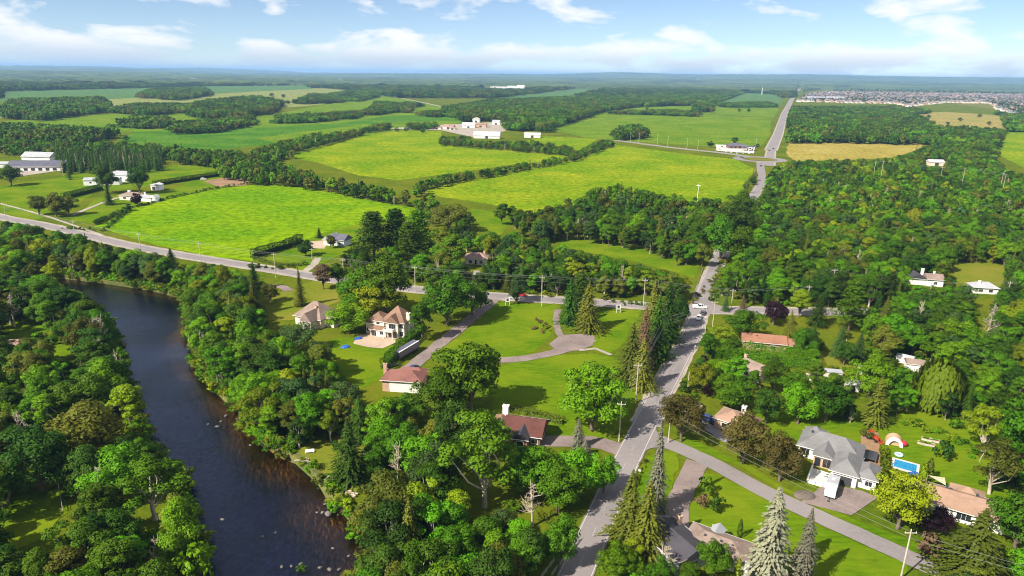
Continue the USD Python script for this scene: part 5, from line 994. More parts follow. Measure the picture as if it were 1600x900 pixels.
# left edge
build('gabled_house', 'red-roofed cabin cut by the photograph edge on the river meadow', G(-16, 558), 4, [(0, 8.5, 0, 6, 0, 2.8, 2.0, 'gablex', W_BEIGE, R_PINK, .4)], [(0, 's', 2.5, .8, 1.2, 1.2, W)], cat='cabin')
build('gabled_house', 'black-roofed barn corner at the photograph edge above the rail fence', G(-24, 742), 8, [(0, 5.6, 0, 5.5, 0, 3.4, 2.6, 'gabley', W_DARKB, R_DARK, .4)], [(0, 's', 0, 1, 1.2, 1.2, W)], cat='barn')
build('shed', 'dark shed roof under the near bank trees at the edge of view', G(-6, 612), 10, [(0, 5.0, 0, 4, 0, 2.4, 1.2, 'gablex', W_BEIGE, R_BROWN, .3)], cat='shed')
# farm across the road
build('long_bungalow', 'long farm bungalow with a brown roof and a white end wall', G(187, 312), -14,
      [(0, 17, 0, 9, 0, 3.2, 2.0, 'hip', W_CREAM, R_TAUPE, .6), (17, 27, -.5, 7, 0, 2.8, 1.2, 'gablex', W_WHITE, R_LIGHT, .4), (27, 30.5, 0, 4.5, 0, 3.0, 1.8, 'gabley', W_WHITE, R_WHITE, .3)], [(0, 's', -4, .8, 2.4, 1.4, (W, FRAME_W, 3)), (0, 's', 2, .8, 1.8, 1.4, W), (0, 's', 6, .1, 1.1, 2.1, ('door', FRAME_W, 1))], [(3.5, 6.2, 3.0, 6.0, W_WHITE, 1.6), (18, 5.0, 2.6, 5.6, W_WHITE, 1.0)])
build('farm_shed', 'long white farm shed with a row of small dark windows', G(131, 290), 14, [(0, 26, 0, 8, 0, 4.2, 1.6, 'gablex', W_WHITE, R_LIGHT, .3)], [(0, 's', -8, 1.8, 1.2, .9, (W, FRAME_D, 1)), (0, 's', -3, 1.8, 1.2, .9, (W, FRAME_D, 1)), (0, 's', 2, 1.8, 1.2, .9, (W, FRAME_D, 1)), (0, 's', 7, 1.8, 1.2, .9, (W, FRAME_D, 1))], cat='farm shed')
build('farm_shed', 'tall white farm shed with a grey roof between the two dark trees', G(183, 284), -8, [(-8, 12, 0, 13, 0, 5.5, 2.6, 'gablex', W_WHITE, R_LIGHT, .4)], [(0, 's', 4, .1, 3.2, 3.4, ('garage_door', FRAME_W))], cat='farm shed')
build('farm_shed', 'small white hut with a dark open door beside the big farm tree', G(236, 297), -10, [(0, 7, 0, 6, 0, 4.0, 1.2, 'gabley', W_WHITE, R_WHITE, .3)], [(0, 's', -1, .1, 2.6, 2.6, ('garage_door', FRAME_D))], cat='hut')
build('barn', 'long slate-roofed barn at the far side of the road', G(12, 268), 10, [(0, 46, 0, 18, 0, 4.5, 4.2, 'gablex', W_WHITE, R_SLATE, .8)], [(0, 's', x, .6, 3.0, 2.2, (W, FRAME_D, 2)) for x in (-14, -8, -2, 4, 10, 16)], cat='barn')
build('barn', 'white-roofed barn behind the long slate-roofed barn', G(34, 250), -4, [(0, 30, 0, 14, 0, 3.4, 4.2, 'gablex', W_WHITE, R_LIGHT, .6)], cat='barn')
build('farm_shed', 'low white shed at the end of the slate-roofed barn', G(-8, 262), 8, [(0, 14, 0, 8, 0, 3.6, 1.6, 'gablex', W_WHITE, R_LIGHT, .4)], cat='farm shed')
build('farm_shed', 'small brown container shed on the grass before the slate-roofed barn', G(55, 267), 4, [(0, 7, 0, 3.4, 0, 2.6, .15, 'flat', W_DARKB, R_TAUPE, .05)], cat='container')
# barns in the middle distance
for lab, px, py, yw, w, d, e, h, rm, wm, f in [
    ('white barn with a long white arched roof below the wood', 740, 216, -3, 38, 16, 4, 5, R_WHITE, W_WHITE, 'gablex'), ('low white shed standing alone at the hedge end', 819, 215, -4, 24, 10, 4.5, 2.5, R_WHITE, W_WHITE, 'gablex'),
    ('rose-roofed barn at the heart of the farmyard', 692, 202, -8, 18, 14, 4, 4, R_PINK, W_WHITE, 'gablex'), ('white-roofed barn in the middle of the farmyard', 722, 200, -6, 22, 14, 5, 4, R_WHITE, W_WHITE, 'gablex'),
    ('brick-fronted barn at the end of the farmyard', 742, 199, -6, 20, 13, 5.5, 2, R_PINK, W_BRICK, 'gablex'), ('small white barn behind the brick-fronted barn', 738, 191, -6, 14, 10, 6, 3, R_WHITE, W_WHITE, 'gabley'), ('white house at the wood end of the farmyard', 769, 195, -6, 14, 10, 5.5, 3, R_LIGHT, W_WHITE, 'gablex'),
    ('low rose-roofed shed on the field side of the farmyard', 676, 202, -6, 14, 8, 3, 1.5, R_PINK, W_BEIGE, 'gablex'), ('low tan lean-to on the near side of the rose-roofed barn', 702, 203, -6, 10, 6, 3, 1.2, R_TAN, W_BEIGE, 'gablex'),
    ('white-roofed house in the trees beyond the wires', 1452, 259, -8, 15, 10, 4, 2.4, R_WHITE, W_BEIGE, 'gablex')]:
    build('barn', lab, G(px, py), yw, [(0, w, 0, d, 0, e, h, f, wm, rm, .5)], [(0, 's', 0, .1, 4, 3.2, ('garage_door', FRAME_D))], cat='barn')
# shops by the roundabout
build('shop', 'low shop with a dark roof beside the roundabout', G(1138, 232), -4, [(0, 24, 0, 14, 0, 4.2, 2.6, 'hip', W_DARKB, R_SLATE, .6)], [(0, 's', x, .3, 3.2, 2.6, (W, FRAME_D, 2)) for x in (-8, -3, 3, 8)], cat='shop')
gs = build('filling_station', 'filling station canopy on posts beside the roundabout shop', G(1160, 236), -4, [(0, 16, 0, 10, 5.0, 5.2, .7, 'flat', None, R_SLATE, .3)], cat='filling station')
for x in (2, 8, 14):
    for y in (2, 8): part('post', bx(x - .25, x + .25, y - .25, y + .25, -.2, 5.2), WHITE, gs)
for x in (2, 8, 14): part('fuel_pump', bx(x - .4, x + .4, 3.5, 6.5, -.1, 2.0), R_RED, gs)
# far white works
for lab, px, py, w, d, e in [('long white works hall among the distant trees', 766, 139, 160, 60, 12), ('second white works hall beside the distant long hall', 793, 139, 110, 50, 16), ('white works tower block beside the distant halls', 808, 138, 50, 40, 18),
                             ('distant white hall at the end of the pale fields', 594, 141, 90, 40, 9), ('tiny white house group at the edge of the far woods', 318, 133.5, 60, 30, 9), ('white far hall on the horizon beyond the subdivision', 1330, 128.5, 500, 120, 20), ('white far hall on the horizon behind the woods', 470, 114, 500, 150, 60), ('pale far hall on the horizon above the works', 580, 117, 400, 150, 40)]:
    build('works_hall', lab, G(px, py), 0, [(0, w, 0, d, 0, e, e * .2, 'gablex', W_WHITE, R_WHITE, .5)], cat='hall')
for px, py in ((344, 133.5), (362, 133.5), (383, 133.8), (50, 134), (540, 139)):
    pass

# ------------------------------------------------------------------ the distant housing estate
EST = []
for i, (rm, wm) in enumerate([(R_TAUPE, W_BEIGE), (R_GREY, W_WHITE), (R_SLATE, W_BEIGE), (R_PINK, W_BRICK)]):
    p = f'/World/plant_kinds/estate_house_{i}'; UsdGeom.Xform.Define(stage, p)
    usdkit.mesh(stage, p + '/wall', wall_mesh(-6, 6, -5, 5, 0, 6, 'hip', 3), wm); usdkit.mesh(stage, p + '/roof', roof_mesh(-6, 6, -5, 5, 6, 3.4, 'hip', .5), rm)
    usdkit.mesh(stage, p + '/garage_door', bx(-5.5, -1.5, -5.12, -5.0, 0, 2.6), WHITE); usdkit.mesh(stage, p + '/window', cat_([bx(1, 4, -5.08, -5.0, 1, 2.6), bx(1, 4, -5.08, -5.0, 3.8, 5.2), bx(-4.5, -2, -5.08, -5.0, 3.8, 5.2)]), GLASS); EST.append(p)
est_px = Polygon([(1245, 158), (1262, 146), (1330, 139), (1480, 140), (1700, 146), (1700, 186), (1600, 183), (1560, 170), (1545, 161), (1480, 159), (1420, 166), (1398, 161)]); pts = []
for row in range(70):
    y0 = y = 1900 + row * 46 + (row % 2) * -16
    for col in range(150):
        x = 700 + col * 17.5; xx = x + .25 * (y - 2400) + rng.normal(0, 2.5) + 40 * math.sin(y / 260 + col / 30); y = y0 + 26 * math.sin(xx / 170)
        if col % 9 == 8 or rng.random() < .12: continue
        q = proj((xx, y, 4))
        if est_px.contains(Point(q[0], q[1])): pts.append((q[2], xx, y, row))
pts.sort()
for i, (_, x, y, row) in enumerate(pts[:260]):
    h = UsdGeom.Xform.Define(stage, path_for('estate_house')); h.AddTranslateOp().Set(Gf.Vec3d(x, y, 0)); h.AddRotateZOp().Set(float(0 if row % 2 else 180)); v = int(rng.integers(4))
    h.GetPrim().GetReferences().AddInternalReference(EST[v]); h.GetPrim().SetInstanceable(True)
    tag(h, 'two-storey ' + ['taupe-roofed beige', 'grey-roofed white', 'slate-roofed beige', 'rose-roofed brick'][v] + ' house in the rows of the distant housing estate', 'house', 'houses of the distant estate')
if pts[260:]: instancer('housing_estate', 'farther rows of houses of the distant housing estate', [(EST[int(rng.integers(4))], (x, y, 0), (1, 1, 1), 0 if r % 2 else math.pi) for _, x, y, r in pts[260:]], 'housing estate')
struct('estate_ground', flat(Polygon(gp([(1245, 158), (1258, 147), (1330, 140), (1480, 141), (1700, 147), (1700, 186), (1600, 183), (1560, 172), (1480, 161), (1400, 163)])), .25), VERGE)
for k, px in enumerate((1262, 1292)):
    build('apartment_block', ['dark apartment block at the near end of the estate', 'second dark apartment block by the estate'][k], G(px, 156), -12, [(0, 70, 0, 30, 0, 16, 2, 'flat', W_GREY, R_SLATE, .5)], [(0, 's', x, z, 5, 2, (W, FRAME_W, 2)) for x in (-26, -13, 0, 13, 26) for z in (2, 6, 10)], cat='apartment block')

# ------------------------------------------------------------------ the far country: one rolling canopy of woods to the skyline
def far_canopy(y_near, y_far, rows, seed, name, label, colr, gap):
    az = np.radians(np.linspace(-41, 41, 1000)); rr = np.geomspace(y_near, y_far, rows)
    A_, R_ = np.meshgrid(az, rr); X, Y = R_ * np.sin(A_), R_ * np.cos(A_)
    import meshkit
    big = meshkit.fbm(np.stack([X / 900, Y / 520, X * 0], -1), 4, seed); small = meshkit.fbm(np.stack([X / 55, Y / 70, X * 0], -1), 2, seed + 5); hill = meshkit.fbm(np.stack([X / 5200, Y / 6000, X * 0], -1), 3, seed + 9)
    mask = np.clip((big - gap) / .05, 0, 1)
    q = proj(np.stack([X, Y, X * 0 + 4.0], -1)); keep = np.zeros(X.shape, bool)
    for k in [f for f, _ in FIELDS] + [[(1235, 160), (1258, 142), (1330, 136.5), (1480, 137.5), (1700, 142), (1700, 190), (1235, 190)], [(1236, 200), (1243, 150), (1248, 133), (1255, 133), (1252, 150), (1246, 200)], [(755, 141), (820, 141), (820, 136), (755, 136)]]:
        pk = Polygon(k).buffer(.6); keep |= shapely.contains_xy(pk, q[..., 0], q[..., 1])
    mask[keep] = 0
    rise = np.clip((R_ - 6500) / 12000, 0, 1) ** 1.1 * 330 * np.clip(hill - .30, 0, 1); Z = -1.5 + mask * (3 + 26 * small) + rise
    v = np.stack([X, Y, Z], -1).reshape(-1, 3); n = len(az); i, j = np.meshgrid(np.arange(rows - 1), np.arange(n - 1), indexing='ij'); a = (i * n + j).ravel()
    f = np.vstack([np.stack([a, a + 1, a + n + 1], 1), np.stack([a, a + n + 1, a + n], 1)]); zf = Z.ravel()[f].max(1); f = f[zf > -1]; used, inv = np.unique(f, return_inverse=True); f = inv.reshape(f.shape); v = v[used]
    tag(part(name, (v, f), colr, smooth=True), label, 'forest', None, 'stuff')
CANOPY = noisy('far_canopy', (.012, .028, .010), (.045, .080, .018), .02, .0015, .9, .6, 4.0, .1, c3=(.11, .15, .03), detail=4.0)
import meshkit
fz = [Polygon(k).buffer(.5) for k in [f for f, _ in FIELDS] + [[(1238, 160), (1258, 143), (1330, 137.5), (1480, 138.5), (1700, 143), (1700, 190), (1480, 182), (1420, 168), (1238, 168)], [(1232, 200), (1243, 150), (1249, 124), (1257, 124), (1252, 150), (1242, 200)], [(750, 141), (822, 141), (822, 135), (750, 135)], [(1450, 196), (1700, 205), (1700, 182), (1560, 176)]] + [z for z, _ in FAR_WOODS]]
fz = unary_union(fz); shapely.prepare(fz); items = []
for y0, y1, st, k in ((1250, 2300, 21, 1.0), (2300, 4600, 33, 1.5)):
    for y in np.arange(y0, y1, st * .87):
        xs = np.arange(-.80 * y, .80 * y, st) + rng.uniform(-.4, .4, len(np.arange(-.80 * y, .80 * y, st))) * st; q = proj(np.c_[xs, np.full(len(xs), y), np.full(len(xs), 4.0)])
        dens = meshkit.fbm(np.c_[xs / 420, np.full(len(xs), y / 300), xs * 0], 3, 31)
        ok = ~shapely.contains_xy(fz, q[:, 0], q[:, 1]) & (dens > .36) & (q[:, 1] < 152) & (q[:, 0] > -20) & (q[:, 0] < 1620)
        for x in xs[ok]:
            s = k * rng.uniform(.75, 1.25); items.append((kind(f'grove{int(rng.integers(3))}', str(rng.choice(['mid green', 'dark green', 'dark green', 'olive green']))), (x, y + rng.uniform(-.3, .3) * st, -.6), (s, s, rng.uniform(.9, 1.7)), rng.uniform(0, 6.28)))
instancer('distant_forest', 'broken far woods beyond the fields', items, 'forest'); N_FAR = len(items)
far_canopy(4600, 26000, 170, 8, 'distant_forest', 'forest along the skyline', CANOPY, .40)
items = []
for _ in range(5200):
    px, py = rng.uniform(1240, 1640), rng.uniform(139, 186)
    if est_px.contains(Point(px, py)): b = G(px, py); s = rng.uniform(.25, .5); items.append((kind('grove0', 'dark green'), (b[0], b[1], 0), (s, s, .8), rng.uniform(0, 6.28)))
instancer('estate_trees', 'street trees among the houses of the distant estate', items, 'street trees')
# white houses scattered among the far woods
for k in range(46):
    px, py = rng.uniform(200, 1230), rng.uniform(121, 134) - 0; py += (px - 800) * .0145
    if fz.contains(Point(px, py)): continue
    b = G(px, py); h = UsdGeom.Xform.Define(stage, path_for('far_house')); h.AddTranslateOp().Set(Gf.Vec3d(float(b[0]), float(b[1]), 9.0)); h.AddRotateZOp().Set(float(rng.uniform(-40, 40))); q = float(rng.uniform(1.2, 3.2)); h.AddScaleOp().Set(Gf.Vec3f(q, q, 1.4)); h.GetPrim().GetReferences().AddInternalReference(EST[int(rng.integers(2))]); h.GetPrim().SetInstanceable(True)
    tag(h, 'pale farmhouse standing among the far woods near the skyline', 'house', 'farmhouses in the far woods')

# ------------------------------------------------------------------ poles and wires
def pole(px, py, top, label, arm=True, lamp=False):
    b, h, mpp = height_of(px, py, top); h = max(h, 6.5); t = thing('utility_pole', label, 'utility pole', (b[0], b[1], 0), rng.uniform(-8, 8))
    part('post', tube([[0, 0, -.4], [0, 0, h * .5], [0, 0, h]], [.17, .15, .12], 8), POLE, t)
    if arm:
        c = part('crossarm', bx(-1.1, 1.1, -.07, .07, h - .75, h - .58), POLE, t)
        for x in (-1.0, 0, 1.0): part('insulator', trimesh.creation.cylinder(.05, .22, sections=6).apply_translation([x, 0, h - (.47 if x else -.08)]), WHITE, c)
    if lamp: part('transformer', trimesh.creation.cylinder(.24, .8, sections=10).apply_translation([.38, 0, h - 2.0]), METAL, t)
    return np.array([b[0], b[1], h])
CROSS = [pole(*a) for a in [(12, 352, 318, 'utility pole beside the cross road at the edge of view'), (118, 372, 345, 'utility pole on the verge opposite the willowy farm trees'), (220, 393, 364, 'utility pole on the river side of the bean field corner'),
    (314, 410, 378, 'utility pole beside the bean field, before the dark riverside spruce'), (431, 434, 395, 'utility pole across from the garage house drive'), (538, 447, 404, 'utility pole beside the rusty-tinged tree'), (649, 457, 416, 'utility pole between the great maples and the broad green maple'),
    (846, 479, 431, 'tall pale utility pole at the lawn edge beside the cars'), (1005, 480, 436, 'utility pole behind the roadside spruces')]]
MAIN = [pole(*a) for a in [(967, 690, 628, 'utility pole behind the lawn maple at the main road'), (993, 630, 568, 'utility pole with a white box among the roadside spruces', True, True), (1033, 556, 497, 'utility pole on the main road verge at the middle spruces'), (1113, 512, 470, 'utility pole at the corner below the crossroads'), (1142, 484, 452, 'utility pole at the corner with the small blue spruce')]]
SIDE = [pole(*a) for a in [(1044, 692, 664, 'short pole at the mouth of the side street', False), (1407, 905, 828, 'leaning pale pole at the end of the side street')]]
EAST = [pole(*a) for a in [(1260, 480, 446, 'utility pole at the visible end of the cross road'), (1298, 462, 420, 'utility pole in the wood past the cross road end'), (1452, 462, 446, 'utility pole before the white-walled bungalow'), (1572, 470, 440, 'utility pole in the wood beyond the grey cottage')]]
LONE = [pole(*a) for a in [(489, 420, 388, 'pole beside the garage house drive'), (99, 275, 262, 'white-topped pole in front of the dark windbreak'), (1074, 612, 586, 'yellow marker pole on the main road verge', False), (1100, 535, 520, 'short marker post by the hedge corner', False), (1318, 558, 540, 'slim pole beside the blue spruces', False), (1336, 600, 578, 'slim pole beside the white shed', False)]]
FARP = [pole(*a) for a in [(985, 222, 207, 'pole on the far lane, first after the lone tree'), (998, 224, 208, 'pole on the far lane, second after the lone tree'), (1027, 228, 210, 'pole on the far lane, third after the lone tree'), (1043, 229, 212, 'pole on the far lane, fourth after the lone tree'), (1073, 233, 216, 'pole on the far lane, fifth after the lone tree'), (1090, 235, 219, 'pole on the far lane, sixth after the lone tree'), (1180, 236, 216, 'pole beside the roundabout shop')]]
FARE = [pole(*a) for a in [(1362, 290, 252, 'pole in the wood before the grain field, first of the wire line'), (1374, 290, 251, 'pole in the wood before the grain field, second of the wire line'), (1466, 296, 261, 'pole below the white-roofed house of the wood'), (1500, 302, 262, 'pole past the white-roofed house of the wood'), (1560, 306, 270, 'pole in the wire line by the light meadow'), (1563, 312, 272, 'second pole in the wire line by the light meadow')]]
def wires(name, tops, label, offs=((-1.0, -.45), (0, .1), (1.0, -.45), (.1, -2.4))):
    o = np.mean(tops, 0); t = thing(name, label, 'overhead wires', (o[0], o[1], 0))
    d = tops[-1][:2] - tops[0][:2]; nn = np.array([-d[1], d[0]]) / np.linalg.norm(d)
    for u, dz in offs:
        ms = []
        for a, b in zip(tops, tops[1:]):
            k = np.linspace(0, 1, 9)[:, None]; p = a * (1 - k) + b * k; p[:, 2] += dz - 4 * (k * (1 - k))[:, 0] * min(1.2, np.linalg.norm(a - b) * .014); p[:, :2] += nn * u
            ms.append(tube(p - [o[0], o[1], 0], .02, 3))
        part('wire', cat_(ms), WIRE, t)
wires('overhead_wires', CROSS + [MAIN[4]], 'overhead wires along the cross road from the river bend to the crossroads')
wires('overhead_wires', MAIN, 'overhead wires along the main road above the roadside spruces')
wires('overhead_wires', [np.array([*G(1010, 668)[:2], 9.0]), SIDE[0] + [0, 0, 2], SIDE[1] - [0, 0, .4], np.array([*G(1620, 960)[:2], 9.0])], 'thin wires along the side street above the grey-roofed house', ((0, 0), (.5, -1.6)))
wires('overhead_wires', [MAIN[4]] + EAST, 'overhead wires into the wood past the crossroads', ((-1.0, -.45), (1.0, -.45)))
wires('overhead_wires', FARE, 'overhead wires over the wood below the white-roofed house', ((-1.0, -.45), (0, .1), (1.0, -.45)))
t = thing('light_mast', 'slim white mast with four floodlights beside the hay field', 'light mast', G(1089, 318)); hm = 14.5
part('post', tube([[0, 0, -.4], [0, 0, hm]], [.22, .14], 8), WHITE, t)
br = part('bracket', cat_([bx(-1.2, 1.2, -.06, .06, hm - 1.5, hm - 1.35), bx(-.06, .06, -1.2, 1.2, hm - 1.48, hm - 1.37)]), METAL, t)
for x, y in ((-1.1, 0), (1.1, 0), (0, -1.1), (0, 1.1)): part('floodlight', bx(x - .35, x + .35, y - .3, y + .3, hm - 1.34, hm - .8), WHITE, br)
for px, py, h, lab in ((1090, 130.5, 70, 'tall white radio mast on the skyline'), (1190, 148, 38, 'thin lattice mast beside the far main road')):
    b = G(px, py); t = thing('radio_mast', lab, 'radio mast', (b[0], b[1], 0)); k = h / 70
    part('tower', cat_([tube([[x * 3 * k, y * 3 * k, 0], [0, 0, h]], [1.6 * k, .9 * k], 4) for x, y in ((-1, -1), (1, -1), (0, 1))]), WHITE, t); part('aerial', bx(-3 * k, 3 * k, -3 * k, 3 * k, h * .86, h * .97), WHITE, t)

# ------------------------------------------------------------------ vehicles
def paint(name, c): return M(name, {'p': ('principled_bsdf', {'base_color': c, 'roughness': .3, 'coat_weight': .6, 'coat_roughness': .08})})
P_WHITE = paint('white_car_paint', (.75, .75, .74)); P_RED = paint('red_car_paint', (.45, .025, .02)); P_BLUE = paint('blue_car_paint', (.02, .035, .12)); P_DARK = paint('dark_car_paint', (.03, .03, .035)); P_SILVER = paint('silver_car_paint', (.42, .43, .44))
def profile_solid(pts, w, taper=0.0):
    """An outline in x, z extruded across the width; taper narrows it upward."""
    m = trimesh.creation.extrude_polygon(Polygon(pts), w, engine='earcut'); v = m.vertices.copy(); v = v[:, [0, 2, 1]]; v[:, 1] -= w / 2
    z0, z1 = v[:, 2].min(), v[:, 2].max(); v[:, 1] *= 1 - taper * (v[:, 2] - z0) / (z1 - z0 + 1e-9); return trimesh.Trimesh(v, m.faces[:, ::-1], process=False)
def car(label, px, py, yaw, pt, style='car', name='parked_car', ct='car'):
    b = G(px, py); t = thing(name, label, ct, (b[0], b[1], .155), yaw); L, w = (4.5, 1.8) if style == 'car' else (4.7, 1.9) if style == 'suv' else (5.6, 1.95)
    hb = .92 if style == 'car' else 1.05; top = 1.45 if style == 'car' else 1.72
    part('body', profile_solid([(-L / 2, .3), (L / 2, .3), (L / 2, .62), (L / 2 - .15, .78), (L / 2 - 1.15, hb), (-L / 2 + .1, hb), (-L / 2, .7)], w, .06), pt, t)
    c0, c1 = (-L / 2 + .35, L / 2 - 1.25) if style != 'pickup' else (-.6, L / 2 - 1.4)
    part('windows', profile_solid([(c0, hb - .01), (c1 + .05, hb - .01), (c1 - .65, top - .07), (c0 + .45, top - .07)], w * .93, .2), DARKGLASS, t)
    part('roof', profile_solid([(c0 + .4, top - .08), (c1 - .6, top - .08), (c1 - .75, top), (c0 + .55, top)], w * .78, .05), pt, t)
    for k in range(2): part('pillar', profile_solid([(c0 + .9 + k * 1.15, hb - .02), (c0 + 1.0 + k * 1.15, hb - .02), (c0 + 1.0 + k * 1.0, top - .06), (c0 + .9 + k * 1.0, top - .06)], w * .945, .2), pt, t)
    if style == 'pickup': part('truck_bed', cat_([bx(-L / 2, -.65, -w / 2, -w / 2 + .1, hb, hb + .3), bx(-L / 2, -.65, w / 2 - .1, w / 2, hb, hb + .3), bx(-L / 2, -L / 2 + .1, -w / 2 + .1, w / 2 - .1, hb, hb + .3)]), pt, t)
    for x in (-L / 2 + .85, L / 2 - .85):
        for s in (-1, 1):
            wh = part('wheel', trimesh.creation.cylinder(.33, .2, sections=14).apply_transform(trimesh.transformations.rotation_matrix(math.pi / 2, [1, 0, 0])).apply_translation([x, s * (w / 2 - .08), .33]), RUBBER, t)
            part('rim', trimesh.creation.cylinder(.19, .03, sections=10).apply_transform(trimesh.transformations.rotation_matrix(math.pi / 2, [1, 0, 0])).apply_translation([x, s * (w / 2 + .035), .33]), METAL, wh)
    for s in (-1, 1): part('headlight', bx(L / 2 - .06, L / 2 + .015, s * .62 - .18, s * .62 + .18, .58, .72), WHITE, t); part('tail_light', bx(-L / 2 - .015, -L / 2 + .05, s * .7 - .12, s * .7 + .12, .62, .8), P_RED, t)
ry = math.degrees(math.atan2(*(np.subtract(main_line[8], main_line[6])[::-1])))
car('red car passing a white car on the cross road', 814, 463, -2, P_RED, 'suv', 'car'); car('white car beside the red car on the cross road', 804, 467, 178, P_WHITE, 'car', 'car')
car('white pickup truck crossing the shaded crossroads', 1093, 482, -4, P_WHITE, 'pickup', 'pickup_truck', 'pickup truck'); car('dark car waiting behind the white pickup at the crossroads', 1098, 491, ry, P_DARK, 'car', 'car'); car('white car coming down the main road below the crossroads', 1092, 499, ry + 180, P_WHITE, 'car', 'car')
car('dark car entering the roundabout', 1189, 260, 70, P_DARK, 'car', 'car'); car('dark car leaving the roundabout on the far lane', 1159, 246.5, -10, P_DARK, 'car', 'car'); car('silver car just ahead of the dark car at the roundabout', 1188, 255, 70, P_SILVER, 'car', 'car')
car('dark car on the main road past the roundabout', 1202, 236, ry, P_DARK, 'car', 'car'); car('second dark car farther up the main road', 1208, 233, ry, P_DARK, 'suv', 'car')
car('dark blue car parked on the drive by the red-roofed house', 646, 578, 70, P_BLUE, 'car'); car('dark hatchback with a pale windscreen parked under the long hedge', 609, 574, 40, P_DARK, 'car'); car('dark blue estate car parked beside the small brown-roofed house', 1107, 659, -32, P_BLUE, 'suv'); car('silver car parked at the top of the brown-roofed house drive', 1093, 642, 70, P_SILVER, 'car')
car('white van parked in the yard before the slate-roofed barn', 48, 266, 10, P_WHITE, 'suv', 'parked_van', 'van'); car('white car parked by the far farm shed', 74, 255, 40, P_WHITE, 'car'); car('white car on the track behind the cedar hedge', 318, 281, 4, P_WHITE, 'suv'); car('white car parked below the white-walled bungalow', 1480, 457, -30, P_WHITE, 'car')
for k, (px, py) in enumerate([(1119, 235), (1124, 234), (1134, 238), (1142, 239), (1151, 240), (1161, 241), (1170, 241), (1128, 230), (1172, 233)]):
    car(['white car parked at the road end of the shop forecourt', 'silver car second from the road end of the forecourt', 'white car before the first shop window', 'white car before the second shop window', 'white car before the third shop window', 'silver car beside the filling station canopy', 'white car at the roundabout end of the forecourt', 'dark car parked behind the shop', 'dark car beside the fuel pumps'][k], px, py, 80, [P_WHITE, P_SILVER, P_WHITE, P_WHITE, P_WHITE, P_SILVER, P_WHITE, P_DARK, P_DARK][k])
# white box trailer on the drive of the grey house
b = G(1295, 780.5); t = thing('box_trailer', 'white box trailer with a grey roof parked on the grey house drive', 'trailer', (b[0], b[1], .16), 58)
part('body', bx(0, 6.2, -1.15, 1.15, .55, 2.75), P_WHITE, t); part('roof', bx(2.2, 6.24, -1.18, 1.18, 2.75, 2.84), R_LIGHT, t); part('front_cap', bx(-.03, 2.19, -1.18, 1.18, 2.752, 2.81), P_WHITE, t); part('skirt', bx(.1, 6.1, -1.1, 1.1, .3, .55), FRAME_D, t); part('hitch', cat_([bx(-1.3, 0, -.06, .06, .38, .5), bx(-1.4, -1.2, -.2, .2, .1, .5)]), FRAME_D, t); part('roof_hatch', bx(3.8, 4.5, -.35, .35, 2.84, 3.0), WHITE, t)
for x in (3.0, 3.8):
    for s in (-1, 1): part('wheel', trimesh.creation.cylinder(.33, .22, sections=14).apply_transform(trimesh.transformations.rotation_matrix(math.pi / 2, [1, 0, 0])).apply_translation([x, s * 1.12, .33]), RUBBER, t)
# long dark trailer by the hedge
A, yw = axes_from((624, 566), (650, 550)); t = thing('long_trailer', 'long dark trailer with a bright white top rail parked along the hedge', 'trailer', (A[0], A[1], .15), yw)
part('body', bx(0, 11.5, -.2, 2.2, .9, 3.3), P_DARK, t); part('top_rail', bx(0, 11.5, -.25, .12, 3.3, 3.42), WHITE, t); part('roof', bx(0, 11.5, .12, 2.2, 3.3, 3.36), R_SLATE, t); part('landing_leg', bx(1.6, 1.8, .2, 1.8, .05, .9), FRAME_D, t)
for x in (9.0, 10.2):
    for y in (0, 2.0): part('wheel', trimesh.creation.cylinder(.45, .25, sections=14).apply_transform(trimesh.transformations.rotation_matrix(math.pi / 2, [1, 0, 0])).apply_translation([x, y, .45]), RUBBER, t)

# ------------------------------------------------------------------ things in the yards
b = G(1362, 687); t = thing('tractor', 'small red-orange tractor standing on the bare yard', 'tractor', (b[0], b[1], .14), -60); TR = paint('tractor_paint', (.38, .05, .015))
part('bonnet', bx(.1, 1.9, -.4, .4, .7, 1.35), TR, t); part('cab', cat_([bx(-1.1, -.2, -.55, .55, .8, 1.15)] + [bx(x - .05, x + .05, y - .05, y + .05, 1.15, 2.2) for x in (-1.0, 0) for y in (-.5, .5)]), TR, t); part('cab_roof', bx(-1.2, .2, -.65, .65, 2.2, 2.3), TR, t); part('bucket', cat_([bx(2.5, 3.1, -.8, .8, .2, .3), bx(2.45, 2.52, -.8, .8, .2, .9), bx(1.2, 2.5, -.6, -.5, .6, .8), bx(1.2, 2.5, .5, .6, .6, .8)]), TR, t); part('seat', bx(-.75, -.35, -.25, .25, 1.15, 1.6), FRAME_D, t)
for x, r in ((-.6, .62), (1.5, .4)):
    for s in (-1, 1): part('wheel', trimesh.creation.cylinder(r, .3, sections=16).apply_transform(trimesh.transformations.rotation_matrix(math.pi / 2, [1, 0, 0])).apply_translation([x, s * .72, r]), RUBBER, t)
A, yw = axes_from((1385, 707), (1416, 731)); b = G(1397, 724); yw = -33
t = thing('swimming_pool', 'bright blue swimming pool half covered by leaves beside the yellowish hedge', 'pool', (b[0], b[1], 0), yw)
POOL = M('pool_water', {'g': ('geometry', {}), 'n': ('noise_texture', {'scale': 2.5, 'detail': 3.0}), 'r': ('rgb_ramp', {'ramp': [(.35, (.01, .13, .34)), (.65, (.02, .28, .42))]}), 'b': ('bump', {'strength': .2, 'distance': .1}), 'p': ('principled_bsdf', {'roughness': .06})}, [('g.position', 'n.vector'), ('n.fac', 'r.fac'), ('r.color', 'p.base_color'), ('n.fac', 'b.height'), ('b.normal', 'p.normal')])
